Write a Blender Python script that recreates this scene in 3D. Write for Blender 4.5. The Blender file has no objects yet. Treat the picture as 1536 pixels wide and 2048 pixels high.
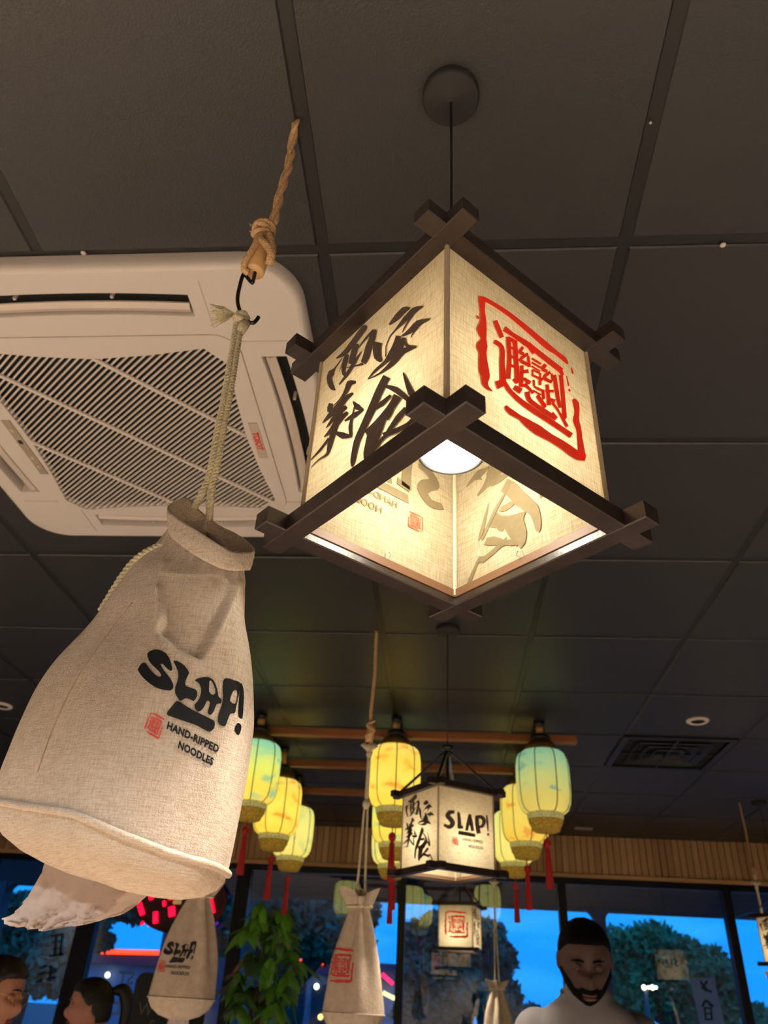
import bpy, bmesh, math, random
from mathutils import Vector, Matrix, Quaternion
from mathutils.bvhtree import BVHTree
from mathutils.geometry import delaunay_2d_cdt
import numpy as np
random.seed(7)
PI = math.pi
C = bpy.context.scene.collection
SC = bpy.context.scene

# ------------------------------------------------------------------ camera
# The camera sits at the origin while building (floor at z = -FL); at the end everything is lifted by FL.
FL = 1.25
RC = Matrix(((0.9966718145, -0.0046285069, 0.0813871679),
             (0.0649600118, -0.5580778960, -0.8272419591),
             (0.0492492745, 0.8297756558, -0.5559198413)))
FPX = 1490.0
cam_d = bpy.data.cameras.new('camera'); cam = bpy.data.objects.new('camera', cam_d); C.objects.link(cam)
cam.matrix_world = RC.to_4x4()
cam_d.sensor_fit = 'VERTICAL'; cam_d.sensor_height = 24.0; cam_d.lens = FPX / 2048 * 24.0
cam_d.clip_start = 0.02; cam_d.clip_end = 300
cam_d.dof.use_dof = True; cam_d.dof.focus_distance = 0.84; cam_d.dof.aperture_fstop = 5.6
SC.camera = cam

def ray(px, py):
    return (RC @ Vector((px - 768, -(py - 1024), -FPX))).normalized()
def ony(px, py, y):
    r = ray(px, py); return r * (y / r.y)
def onz(px, py, z):
    r = ray(px, py); return r * (z / r.z)

# ------------------------------------------------------------------ colour management, world
SC.view_settings.view_transform = 'Standard'; SC.view_settings.look = 'None'
SC.view_settings.gamma = 1.0; SC.view_settings.use_curve_mapping = False
SC.view_settings.exposure = 0.0
SC.cycles.use_denoising = True
SC.cycles.max_bounces = 8; SC.cycles.diffuse_bounces = 4; SC.cycles.transparent_max_bounces = 16
SC.cycles.sample_clamp_indirect = 4.0
SC.cycles.caustics_reflective = False; SC.cycles.caustics_refractive = False

def lin(c):
    return tuple(((v / 255) / 12.92 if v / 255 <= 0.04045 else ((v / 255 + 0.055) / 1.055) ** 2.4) for v in c)

world = bpy.data.worlds.new('dusk_sky'); SC.world = world; world.use_nodes = True
wn = world.node_tree; wn.nodes.clear()
wo = wn.nodes.new('ShaderNodeOutputWorld'); bg = wn.nodes.new('ShaderNodeBackground')
tcw = wn.nodes.new('ShaderNodeTexCoord'); sepw = wn.nodes.new('ShaderNodeSeparateXYZ')
wn.links.new(tcw.outputs['Generated'], sepw.inputs[0])
rampw = wn.nodes.new('ShaderNodeValToRGB')
rampw.color_ramp.elements[0].position = 0.0; rampw.color_ramp.elements[0].color = (0.002, 0.25, 0.95, 1)
rampw.color_ramp.elements[1].position = 0.28; rampw.color_ramp.elements[1].color = (0.0, 0.29, 1.0, 1)
wn.links.new(sepw.outputs['Z'], rampw.inputs[0])
mapw = wn.nodes.new('ShaderNodeMapping'); mapw.inputs['Scale'].default_value = (3.0, 3.0, 14.0)
wn.links.new(tcw.outputs['Generated'], mapw.inputs[0])
nsw = wn.nodes.new('ShaderNodeTexNoise'); nsw.inputs['Scale'].default_value = 1.6; nsw.inputs['Detail'].default_value = 7
wn.links.new(mapw.outputs[0], nsw.inputs['Vector'])
crw = wn.nodes.new('ShaderNodeValToRGB')
crw.color_ramp.elements[0].position = 0.50; crw.color_ramp.elements[0].color = (0, 0, 0, 1)
crw.color_ramp.elements[1].position = 0.78; crw.color_ramp.elements[1].color = (0.55, 0.55, 0.55, 1)
wn.links.new(nsw.outputs['Fac'], crw.inputs[0])
mxw = wn.nodes.new('ShaderNodeMixRGB'); mxw.inputs[2].default_value = (0.05, 0.42, 0.95, 1)
wn.links.new(crw.outputs[0], mxw.inputs[0]); wn.links.new(rampw.outputs[0], mxw.inputs[1])
wn.links.new(mxw.outputs[0], bg.inputs[0]); bg.inputs[1].default_value = 2.0
wn.links.new(bg.outputs[0], wo.inputs[0])

# ------------------------------------------------------------------ fill lights added out of view (no fixtures built)
WARM = (1.0, 0.72, 0.45)
def lamp_light(name, loc, power, color=WARM, radius=0.1, kind='POINT', spot=None, parent=None, blend=0.6):
    d = bpy.data.lights.new(name, kind); d.energy = power; d.color = color; d.shadow_soft_size = radius
    if kind == 'SPOT':
        d.spot_size = spot; d.spot_blend = blend
    o = bpy.data.objects.new(name, d); C.objects.link(o); o.location = loc
    if parent: o.parent = parent
    return o
# added fill spots behind and beside the camera, shining down on the floor and tables
FILL_SPOTS = [(-1.2, -0.55, 620), (0.55, -0.55, 620), (-1.2, -1.9, 420), (0.55, -1.9, 420), (2.2, -0.55, 340), (-2.7, -0.4, 640), (2.5, 1.2, 220), (-2.7, 1.5, 480), (3.2, 3.4, 180), (-3.4, 4.6, 180), (3.6, 5.2, 150)]
for x_, y_, w_ in FILL_SPOTS:
    lamp_light('fill_spot', (x_, y_, 1.262), w_, (1.0, 0.95, 0.88), 0.05, 'SPOT', math.radians(112), None, 0.6)

# ------------------------------------------------------------------ materials
MATS = {}
def nt_new(name):
    m = bpy.data.materials.new(name); m.use_nodes = True; m.node_tree.nodes.clear()
    return m, m.node_tree
def M(name, col, rough=0.6, metal=0.0, var=0.0, vscale=8.0, vstretch=(1, 1, 1), bump=0.0, bscale=60.0, bstretch=(1, 1, 1),
      emit=None, estr=0.0, spec=0.5, col2=None, detail=4.0, coat=0.0, trans=0.0, sheen=0.0):
    """general procedural surface: base colour varied by stretched noise, fine bump, optional emission / translucency"""
    if name in MATS: return MATS[name]
    m, nt = nt_new(name); N = nt.nodes; L = nt.links
    out = N.new('ShaderNodeOutputMaterial'); b = N.new('ShaderNodeBsdfPrincipled')
    c1 = lin(col); b.inputs['Base Color'].default_value = (*c1, 1)
    b.inputs['Roughness'].default_value = rough; b.inputs['Metallic'].default_value = metal
    b.inputs['Specular IOR Level'].default_value = spec
    b.inputs['Coat Weight'].default_value = coat
    if sheen: b.inputs['Sheen Weight'].default_value = sheen
    tc = N.new('ShaderNodeTexCoord')
    if var or col2:
        mp = N.new('ShaderNodeMapping'); mp.inputs['Scale'].default_value = vstretch
        L.new(tc.outputs['Object'], mp.inputs[0])
        ns = N.new('ShaderNodeTexNoise'); ns.inputs['Scale'].default_value = vscale; ns.inputs['Detail'].default_value = detail
        L.new(mp.outputs[0], ns.inputs['Vector'])
        rp = N.new('ShaderNodeValToRGB')
        c2 = lin(col2) if col2 else tuple(min(1, v * (1 + var)) for v in c1)
        c0 = c1 if col2 else tuple(v * (1 - var) for v in c1)
        rp.color_ramp.elements[0].position = 0.32; rp.color_ramp.elements[0].color = (*c0, 1)
        rp.color_ramp.elements[1].position = 0.68; rp.color_ramp.elements[1].color = (*c2, 1)
        L.new(ns.outputs['Fac'], rp.inputs[0]); L.new(rp.outputs[0], b.inputs['Base Color'])
    if bump:
        mp2 = N.new('ShaderNodeMapping'); mp2.inputs['Scale'].default_value = bstretch
        L.new(tc.outputs['Object'], mp2.inputs[0])
        n2 = N.new('ShaderNodeTexNoise'); n2.inputs['Scale'].default_value = bscale; n2.inputs['Detail'].default_value = 3
        L.new(mp2.outputs[0], n2.inputs['Vector'])
        bp = N.new('ShaderNodeBump'); bp.inputs['Strength'].default_value = bump; bp.inputs['Distance'].default_value = 0.01
        L.new(n2.outputs['Fac'], bp.inputs['Height']); L.new(bp.outputs[0], b.inputs['Normal'])
    if emit:
        b.inputs['Emission Color'].default_value = (*lin(emit), 1); b.inputs['Emission Strength'].default_value = estr
    if trans:
        t = N.new('ShaderNodeBsdfTranslucent'); t.inputs[0].default_value = (*c1, 1)
        mx = N.new('ShaderNodeMixShader'); mx.inputs[0].default_value = trans
        L.new(b.outputs[0], mx.inputs[1]); L.new(t.outputs[0], mx.inputs[2]); L.new(mx.outputs[0], out.inputs[0])
    else:
        L.new(b.outputs[0], out.inputs[0])
    MATS[name] = m
    return m

def canvas_mat(name, base, flecks, fleck_scale=1.0, trans=0.0, weave=900.0, bump=0.25, flat=0.0):
    """woven linen or cotton: two crossed thread noises, slubs and weave bump"""
    m, nt = nt_new(name); N = nt.nodes; L = nt.links
    out = N.new('ShaderNodeOutputMaterial'); tc = N.new('ShaderNodeTexCoord')
    cols = []
    for st in ((1, 1, 0.06), (0.06, 0.06, 1)):
        mp = N.new('ShaderNodeMapping'); mp.inputs['Scale'].default_value = st
        L.new(tc.outputs['Object'], mp.inputs[0])
        ns = N.new('ShaderNodeTexNoise'); ns.inputs['Scale'].default_value = 520 * fleck_scale; ns.inputs['Detail'].default_value = 2
        L.new(mp.outputs[0], ns.inputs['Vector'])
        rp = N.new('ShaderNodeValToRGB')
        rp.color_ramp.elements[0].position = 0.34; rp.color_ramp.elements[0].color = (*lin(flecks), 1)
        rp.color_ramp.elements[1].position = 0.56; rp.color_ramp.elements[1].color = (*lin(base), 1)
        L.new(ns.outputs['Fac'], rp.inputs[0]); cols.append(rp)
    mx = N.new('ShaderNodeMixRGB'); mx.blend_type = 'MULTIPLY'; mx.inputs[0].default_value = 1.0
    sc = N.new('ShaderNodeMixRGB'); sc.blend_type = 'DIVIDE'; sc.inputs[0].default_value = 1.0
    L.new(cols[0].outputs[0], mx.inputs[1]); L.new(cols[1].outputs[0], mx.inputs[2])
    L.new(mx.outputs[0], sc.inputs[1]); sc.inputs[2].default_value = (*lin(base), 1)
    # broad unevenness
    nb = N.new('ShaderNodeTexNoise'); nb.inputs['Scale'].default_value = 22; nb.inputs['Detail'].default_value = 3
    L.new(tc.outputs['Object'], nb.inputs['Vector'])
    rb = N.new('ShaderNodeValToRGB'); rb.color_ramp.elements[0].position = 0.3; rb.color_ramp.elements[0].color = (0.9, 0.9, 0.88, 1)
    rb.color_ramp.elements[1].position = 0.7; rb.color_ramp.elements[1].color = (1, 1, 1, 1)
    L.new(nb.outputs['Fac'], rb.inputs[0])
    m2 = N.new('ShaderNodeMixRGB'); m2.blend_type = 'MULTIPLY'; m2.inputs[0].default_value = 1
    L.new(sc.outputs[0], m2.inputs[1]); L.new(rb.outputs[0], m2.inputs[2])
    d = N.new('ShaderNodeBsdfPrincipled'); d.inputs['Roughness'].default_value = 0.95; d.inputs['Specular IOR Level'].default_value = 0.1
    L.new(m2.outputs[0], d.inputs['Base Color'])
    nf = N.new('ShaderNodeTexNoise'); nf.inputs['Scale'].default_value = weave; nf.inputs['Detail'].default_value = 2
    L.new(tc.outputs['Object'], nf.inputs['Vector'])
    bp = N.new('ShaderNodeBump'); bp.inputs['Strength'].default_value = bump; bp.inputs['Distance'].default_value = 0.002
    L.new(nf.outputs['Fac'], bp.inputs['Height']); L.new(bp.outputs[0], d.inputs['Normal'])
    if trans:
        t = N.new('ShaderNodeBsdfTranslucent'); L.new(m2.outputs[0], t.inputs[0])
        ms = N.new('ShaderNodeMixShader'); ms.inputs[0].default_value = trans
        L.new(d.outputs[0], ms.inputs[1]); L.new(t.outputs[0], ms.inputs[2]); L.new(ms.outputs[0], out.inputs[0])
    else:
        L.new(d.outputs[0], out.inputs[0])
    MATS[name] = m
    return m

def lantern_mat(name, stops, blot, blot_amt, strength, seed):
    """painted silk lit from inside: vertical wash of colours with painted blots"""
    m, nt = nt_new(name); N = nt.nodes; L = nt.links
    out = N.new('ShaderNodeOutputMaterial'); tc = N.new('ShaderNodeTexCoord')
    sp = N.new('ShaderNodeSeparateXYZ'); L.new(tc.outputs['Object'], sp.inputs[0])
    mr = N.new('ShaderNodeMapRange'); mr.inputs['From Min'].default_value = -0.40; mr.inputs['From Max'].default_value = -0.09
    L.new(sp.outputs['Z'], mr.inputs['Value'])
    n0 = N.new('ShaderNodeTexNoise'); n0.inputs['Scale'].default_value = 9; n0.inputs['Detail'].default_value = 3; n0.noise_dimensions = '4D'; n0.inputs['W'].default_value = seed
    mp = N.new('ShaderNodeMapping'); mp.inputs['Scale'].default_value = (1, 1, 2.2); L.new(tc.outputs['Object'], mp.inputs[0]); L.new(mp.outputs[0], n0.inputs['Vector'])
    ad = N.new('ShaderNodeMath'); ad.operation = 'MULTIPLY_ADD'; ad.inputs[1].default_value = 0.5
    L.new(n0.outputs['Fac'], ad.inputs[0])
    sb = N.new('ShaderNodeMath'); sb.operation = 'SUBTRACT'; sb.inputs[1].default_value = 0.25; L.new(mr.outputs[0], sb.inputs[0])
    L.new(sb.outputs[0], ad.inputs[2])
    rp = N.new('ShaderNodeValToRGB')
    while len(rp.color_ramp.elements) < len(stops): rp.color_ramp.elements.new(0.5)
    for e, (p, c) in zip(rp.color_ramp.elements, stops):
        e.position = p; e.color = (*lin(c), 1)
    L.new(ad.outputs[0], rp.inputs[0])
    n1 = N.new('ShaderNodeTexNoise'); n1.inputs['Scale'].default_value = 11; n1.inputs['Detail'].default_value = 5; n1.noise_dimensions = '4D'; n1.inputs['W'].default_value = seed + 3.3
    mp1 = N.new('ShaderNodeMapping'); mp1.inputs['Scale'].default_value = (1, 1, 1.9); L.new(tc.outputs['Object'], mp1.inputs[0]); L.new(mp1.outputs[0], n1.inputs['Vector'])
    r1 = N.new('ShaderNodeValToRGB'); r1.color_ramp.elements[0].position = 0.55; r1.color_ramp.elements[0].color = (0, 0, 0, 1)
    r1.color_ramp.elements[1].position = 0.66; r1.color_ramp.elements[1].color = (blot_amt,) * 3 + (1,)
    L.new(n1.outputs['Fac'], r1.inputs[0])
    mx = N.new('ShaderNodeMixRGB'); mx.inputs[2].default_value = (*lin(blot), 1)
    L.new(r1.outputs[0], mx.inputs[0]); L.new(rp.outputs[0], mx.inputs[1])
    b = N.new('ShaderNodeBsdfPrincipled'); b.inputs['Roughness'].default_value = 0.5
    L.new(mx.outputs[0], b.inputs['Base Color']); L.new(mx.outputs[0], b.inputs['Emission Color']); b.inputs['Emission Strength'].default_value = strength
    L.new(b.outputs[0], out.inputs[0])
    MATS[name] = m
    return m

def glass_mat():
    m, nt = nt_new('window_glass'); N = nt.nodes; L = nt.links
    out = N.new('ShaderNodeOutputMaterial'); fr = N.new('ShaderNodeFresnel'); fr.inputs[0].default_value = 1.52
    t = N.new('ShaderNodeBsdfTransparent'); t.inputs[0].default_value = (0.93, 0.96, 0.96, 1)
    g = N.new('ShaderNodeBsdfGlossy'); g.inputs['Roughness'].default_value = 0.0
    mm = N.new('ShaderNodeMath'); mm.operation = 'MULTIPLY_ADD'; mm.inputs[1].default_value = 1.0; mm.inputs[2].default_value = 0.13; L.new(fr.outputs[0], mm.inputs[0])   # coated solar glass mirrors more than plain glass
    mx = N.new('ShaderNodeMixShader'); L.new(mm.outputs[0], mx.inputs[0]); L.new(t.outputs[0], mx.inputs[1]); L.new(g.outputs[0], mx.inputs[2])
    L.new(mx.outputs[0], out.inputs[0]); MATS['window_glass'] = m
    return m

MT_TILE = M('ceiling_tile_black', (37, 36, 36), 0.42, var=0.06, vscale=2.5, bump=0.12, bscale=260)
MT_GRID = M('ceiling_grid_black', (26, 25, 24), 0.40, spec=0.4)
MT_FRAME = M('dark_wenge_wood', (42, 33, 29), 0.33, var=0.22, vscale=30, vstretch=(1, 1, 1), bump=0.05, bscale=90)
MT_BLACK = M('black_metal', (22, 22, 24), 0.4, metal=0.3)
MT_BLACKP = M('black_paint', (20, 20, 22), 0.5)
MT_WHITE = M('white_plastic', (226, 216, 208), 0.38, var=0.02, vscale=3)
MT_WHITE2 = M('white_plastic_flap', (214, 200, 188), 0.3)
MT_DARK = M('dark_recess', (14, 13, 13), 0.9)
MT_GREYLBL = M('grey_label', (186, 170, 156), 0.4)
MT_REDTXT = M('red_lettering', (196, 40, 36), 0.45)
MT_GREYWIN = M('grey_display_window', (150, 138, 122), 0.3)
MT_CANVAS = canvas_mat('natural_canvas', (240, 227, 214), (216, 197, 178), 2.4, trans=0.0, bump=0.5)
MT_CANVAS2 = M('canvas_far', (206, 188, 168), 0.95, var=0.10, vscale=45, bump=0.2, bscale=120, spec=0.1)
MT_SHADE = canvas_mat('lamp_linen', (242, 230, 200), (226, 206, 166), 1.5, trans=0.46, bump=0.12)
MT_LINER = M('white_liner', (222, 206, 176), 0.6)
MT_LITWOOD = M('lit_inner_wood', (112, 80, 58), 0.5)  # paler brown paints the lamplit look of the beams' inner faces
MT_CORNER = M('shade_corner_strip', (176, 158, 132), 0.6)
MT_INKB = M('black_ink', (88, 74, 66), 0.7, var=0.15, vscale=160)
MT_INKR = M('red_ink_glow', (255, 66, 38), 0.65, var=0.06, vscale=160, emit=(255, 50, 28), estr=0.2)  # emission added so the red print looks backlit by the lamp
MT_INKB_IN = M('black_ink_showing_through', (158, 144, 112), 0.8, var=0.10, vscale=120, trans=0.5)
MT_INKR_IN = M('red_ink_showing_through', (230, 128, 96), 0.8, var=0.06, vscale=120, trans=0.5)
MT_VINYL = M('black_vinyl_print', (26, 28, 32), 0.36, spec=0.6)
MT_INKRB = M('red_print_on_canvas', (214, 66, 62), 0.8, var=0.1, vscale=200)
MT_JUTE = M('jute_rope', (196, 158, 112), 0.9, var=0.22, vscale=120, vstretch=(1, 1, 3), bump=0.5, bscale=300)
MT_COTTON = M('cotton_cord', (244, 232, 196), 0.9, var=0.12, vscale=140, bump=0.4, bscale=300)
MT_WOODTOG = M('wooden_toggle', (200, 158, 108), 0.6, var=0.15, vscale=30)
MT_TISSUE = M('tissue_paper', (244, 230, 224), 0.9, trans=0.35, bump=0.12, bscale=60)
MT_BAR = M('brown_bar_wood', (140, 84, 46), 0.5, var=0.25, vscale=14, vstretch=(0.15, 1, 1))
MT_BARD = M('dark_bar_wood', (60, 44, 34), 0.55, var=0.2, vscale=12, vstretch=(1, 0.2, 1))
MT_TAN = M('tan_bar_end', (206, 160, 96), 0.5)
MT_GOLD = M('dark_gold_trim', (120, 92, 40), 0.45, metal=0.3, var=0.3, vscale=60)
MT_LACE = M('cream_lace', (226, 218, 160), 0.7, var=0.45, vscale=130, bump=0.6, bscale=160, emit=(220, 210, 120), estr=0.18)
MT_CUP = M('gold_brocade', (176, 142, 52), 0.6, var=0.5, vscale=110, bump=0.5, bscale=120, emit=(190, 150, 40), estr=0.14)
MT_TASSEL = M('red_silk_tassel', (186, 26, 30), 0.6, var=0.2, vscale=50, vstretch=(6, 6, 0.3))
MT_SLAT = M('oak_slat', (190, 148, 102), 0.5, var=0.22, vscale=7, vstretch=(1, 1, 0.15))
MT_SLAT2 = M('oak_slat_dark', (176, 134, 92), 0.5, var=0.22, vscale=7, vstretch=(1, 1, 0.15))
MT_SLAT3 = M('oak_slat_light', (200, 158, 112), 0.5, var=0.2, vscale=7, vstretch=(1, 1, 0.15))
MT_OAKTRIM = M('oak_trim', (214, 168, 116), 0.5, var=0.12, vscale=4, vstretch=(0.2, 1, 1))
MT_WALL = M('warm_grey_wall', (74, 66, 60), 0.85, var=0.04, vscale=3)
MT_FLOOR = M('floor_wood', (178, 162, 145), 0.45, var=0.18, vscale=4, vstretch=(4, 0.4, 1))
MT_TABLE = M('table_oak', (206, 172, 134), 0.4, var=0.15, vscale=5, vstretch=(0.4, 4, 1))
MT_GLASS = glass_mat()
MT_MULL = M('black_window_frame', (26, 27, 32), 0.4, metal=0.4)


# ------------------------------------------------------------------ mesh building
class MB:
    """collects vertices and faces of one mesh"""
    def __init__(s): s.v = []; s.f = []
    def add(s, vs, fs):
        o = len(s.v); s.v += [tuple(q) for q in vs]; s.f += [tuple(i + o for i in f) for f in fs]; return s
    def box(s, c, size, rot=None, bev=0.0):
        hx, hy, hz = size[0] / 2, size[1] / 2, size[2] / 2; c = Vector(c)
        if bev <= 0:
            vs = [Vector((x, y, z)) for x in (-hx, hx) for y in (-hy, hy) for z in (-hz, hz)]
            fs = [(0, 1, 3, 2), (4, 6, 7, 5), (0, 4, 5, 1), (2, 3, 7, 6), (0, 2, 6, 4), (1, 5, 7, 3)]
        else:
            b = bev; vs = []
            for z, k in ((-hz, b), (-hz + b, 0), (hz - b, 0), (hz, b)):
                X, Y = hx - k, hy - k
                vs += [Vector((-X, -Y, z)), Vector((X, -Y, z)), Vector((X, Y, z)), Vector((-X, Y, z))]
            fs = [(3, 2, 1, 0), (12, 13, 14, 15)]
            for l in range(3):
                for i in range(4):
                    j = (i + 1) % 4; fs.append((l * 4 + i, l * 4 + j, l * 4 + 4 + j, l * 4 + 4 + i))
        if rot: vs = [rot @ q for q in vs]
        return s.add([q + c for q in vs], fs)
    def bar(s, a, b, w, h=None, up=(0, 0, 1), bev=0.0):
        a = Vector(a); b = Vector(b); h = h or w
        d = b - a; y = d.normalized(); u = Vector(up)
        if abs(y.dot(u)) > 0.98: u = Vector((1, 0, 0))
        x = y.cross(u).normalized(); z = x.cross(y)
        R = Matrix((x, y, z)).transposed()
        return s.box((a + b) / 2, (w, d.length, h), R, bev)
    def tube(s, pts, r, n=8, caps=True, closed=False):
        pts = [Vector(p) for p in pts]; m = len(pts)
        rs = r if isinstance(r, (list, tuple)) else [r] * m
        fr = None; vs = []
        for i, p in enumerate(pts):
            if closed: t = (pts[(i + 1) % m] - pts[i - 1]).normalized()
            else: t = (pts[min(i + 1, m - 1)] - pts[max(i - 1, 0)]).normalized()
            if fr is None:
                a = Vector((0, 0, 1)) if abs(t.z) < 0.9 else Vector((1, 0, 0))
                fr = t.cross(a).normalized()
            else:
                fr = (fr - t * fr.dot(t)).normalized()
            bn = t.cross(fr)
            vs += [p + (fr * math.cos(2 * PI * k / n) + bn * math.sin(2 * PI * k / n)) * rs[i] for k in range(n)]
        fs = []
        for i in range(m if closed else m - 1):
            a, b = i * n, ((i + 1) % m) * n
            fs += [(a + k, a + (k + 1) % n, b + (k + 1) % n, b + k) for k in range(n)]
        if caps and not closed:
            fs += [tuple(range(n - 1, -1, -1)), tuple((m - 1) * n + k for k in range(n))]
        return s.add(vs, fs)
    def lathe(s, prof, c=(0, 0, 0), n=24, cap0=True, cap1=True):
        c = Vector(c); vs = []
        for r, z in prof:
            vs += [c + Vector((r * math.cos(2 * PI * k / n), r * math.sin(2 * PI * k / n), z)) for k in range(n)]
        fs = []
        for i in range(len(prof) - 1):
            fs += [(i * n + k, i * n + (k + 1) % n, (i + 1) * n + (k + 1) % n, (i + 1) * n + k) for k in range(n)]
        if cap0: fs.append(tuple(range(n - 1, -1, -1)))
        if cap1: fs.append(tuple((len(prof) - 1) * n + k for k in range(n)))
        return s.add(vs, fs)
    def ell(s, c, r, nu=16, nv=10, rot=None):
        c = Vector(c); vs = []; r = (r, r, r) if not isinstance(r, (tuple, list)) else r
        for j in range(nv + 1):
            th = PI * j / nv
            for i in range(nu):
                ph = 2 * PI * i / nu
                q = Vector((math.sin(th) * math.cos(ph) * r[0], math.sin(th) * math.sin(ph) * r[1], math.cos(th) * r[2]))
                vs.append(c + (rot @ q if rot else q))
        fs = []
        for j in range(nv):
            fs += [(j * nu + i, (j + 1) * nu + i, (j + 1) * nu + (i + 1) % nu, j * nu + (i + 1) % nu) for i in range(nu)]
        return s.add(vs, fs)
    def prism(s, poly, z0, z1, fn=None):
        """outline in x, y extruded from z0 to z1 (convex or simple outline)"""
        n = len(poly); fn = fn or (lambda x, y, z: (x, y, z))
        vs = [fn(x, y, z0) for x, y in poly] + [fn(x, y, z1) for x, y in poly]
        fs = [tuple(range(n - 1, -1, -1)), tuple(range(n, 2 * n))] + [(i, (i + 1) % n, n + (i + 1) % n, n + i) for i in range(n)]
        return s.add(vs, fs)
    def grid(s, rows, closed_u=False):
        n = len(rows[0]); vs = [q for r in rows for q in r]; fs = []
        for j in range(len(rows) - 1):
            for i in range(n if closed_u else n - 1):
                k = (i + 1) % n
                fs.append((j * n + i, j * n + k, (j + 1) * n + k, (j + 1) * n + i))
        return s.add(vs, fs)

def wloc(o):
    p = Vector((0, 0, 0))
    while o is not None:
        p = p + o.location; o = o.parent
    return p
def mk(name, mb, mat, parent=None, smooth=False, local=False):
    """link a mesh object; vertices are given in room coordinates unless local=True (parent's coordinates)"""
    me = bpy.data.meshes.new(name)
    off = Vector((0, 0, 0)) if (local or parent is None) else wloc(parent)
    me.from_pydata([tuple(Vector(q) - off) for q in mb.v], [], mb.f); me.update()
    bm = bmesh.new(); bm.from_mesh(me); bmesh.ops.recalc_face_normals(bm, faces=bm.faces); bm.to_mesh(me); bm.free()
    if smooth:
        for p in me.polygons: p.use_smooth = True
    for m_ in (mat if isinstance(mat, (list, tuple)) else [mat]): me.materials.append(m_)
    o = bpy.data.objects.new(name, me); C.objects.link(o)
    if parent: o.parent = parent
    return o
def raw(name, mb, mat, parent=None, smooth=False, local=True):
    """like mk() without normal recalculation (open sheets)"""
    me = bpy.data.meshes.new(name); off = Vector((0, 0, 0)) if (local or parent is None) else wloc(parent)
    me.from_pydata([tuple(Vector(q) - off) for q in mb.v], [], mb.f); me.update()
    if smooth:
        for p in me.polygons: p.use_smooth = True
    me.materials.append(mat); o = bpy.data.objects.new(name, me); C.objects.link(o)
    if parent: o.parent = parent
    return o
def thing(name, label, cat, loc=(0, 0, 0), rotz=0.0, group=None):
    o = bpy.data.objects.new(name, None); C.objects.link(o); o.location = loc; o.rotation_euler = (0, 0, rotz)
    o['label'] = label; o['category'] = cat
    if group: o['group'] = group
    return o
def tag(o, label, cat, group=None):
    o['label'] = label; o['category'] = cat
    if group: o['group'] = group
    return o
def struct(o): o['kind'] = 'structure'; return o
def stuff(o): o['kind'] = 'stuff'; return o
def auto_smooth(o, ang=35):
    for p in o.data.polygons: p.use_smooth = True
    o.data.set_sharp_from_angle(angle=math.radians(ang))
def bevel(o, w, seg=2):
    m = o.modifiers.new('bevel', 'BEVEL'); m.width = w; m.segments = seg; m.limit_method = 'ANGLE'
    return o

def cr(pts, sub, closed=False):
    """Catmull-Rom through vectors"""
    pts = [Vector(p) for p in pts]; n = len(pts); out = []
    for i in range(n if closed else n - 1):
        if closed: p0, p1, p2, p3 = pts[i - 1], pts[i], pts[(i + 1) % n], pts[(i + 2) % n]
        else: p0, p1, p2, p3 = pts[max(i - 1, 0)], pts[i], pts[i + 1], pts[min(i + 2, n - 1)]
        for j in range(sub):
            t = j / sub
            out.append(0.5 * ((2 * p1) + (p2 - p0) * t + (2 * p0 - 5 * p1 + 4 * p2 - p3) * t * t + (3 * p1 - p0 - 3 * p2 + p3) * t ** 3))
    if not closed: out.append(pts[-1])
    return out

def rope_mb(pts, r, turns_per_m=55, strands=3, mb=None, n=6):
    """twisted cord: strands wound round a path"""
    mb = mb or MB(); path = [Vector(p) for p in pts]
    L = [0.0]
    for i in range(1, len(path)): L.append(L[-1] + (path[i] - path[i - 1]).length)
    tot = L[-1]; m = max(8, int(tot * turns_per_m * 6))
    def at(sv):
        for i in range(1, len(path)):
            if sv <= L[i] or i == len(path) - 1:
                k = (sv - L[i - 1]) / max(1e-9, L[i] - L[i - 1]); return path[i - 1].lerp(path[i], min(max(k, 0), 1))
    P = [at(tot * i / m) for i in range(m + 1)]
    fr = None; F = []
    for i in range(m + 1):
        t = (P[min(i + 1, m)] - P[max(i - 1, 0)]).normalized()
        if fr is None: fr = t.cross(Vector((0.3, 1, 0.1))).normalized()
        else: fr = (fr - t * fr.dot(t)).normalized()
        F.append((fr.copy(), t.cross(fr)))
    for k in range(strands):
        pts2 = []
        for i in range(m + 1):
            a = 2 * PI * (k / strands + turns_per_m * tot * i / m)
            pts2.append(P[i] + (F[i][0] * math.cos(a) + F[i][1] * math.sin(a)) * r * 0.5)
        mb.tube(pts2, r * 0.56, n)
    return mb

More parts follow.
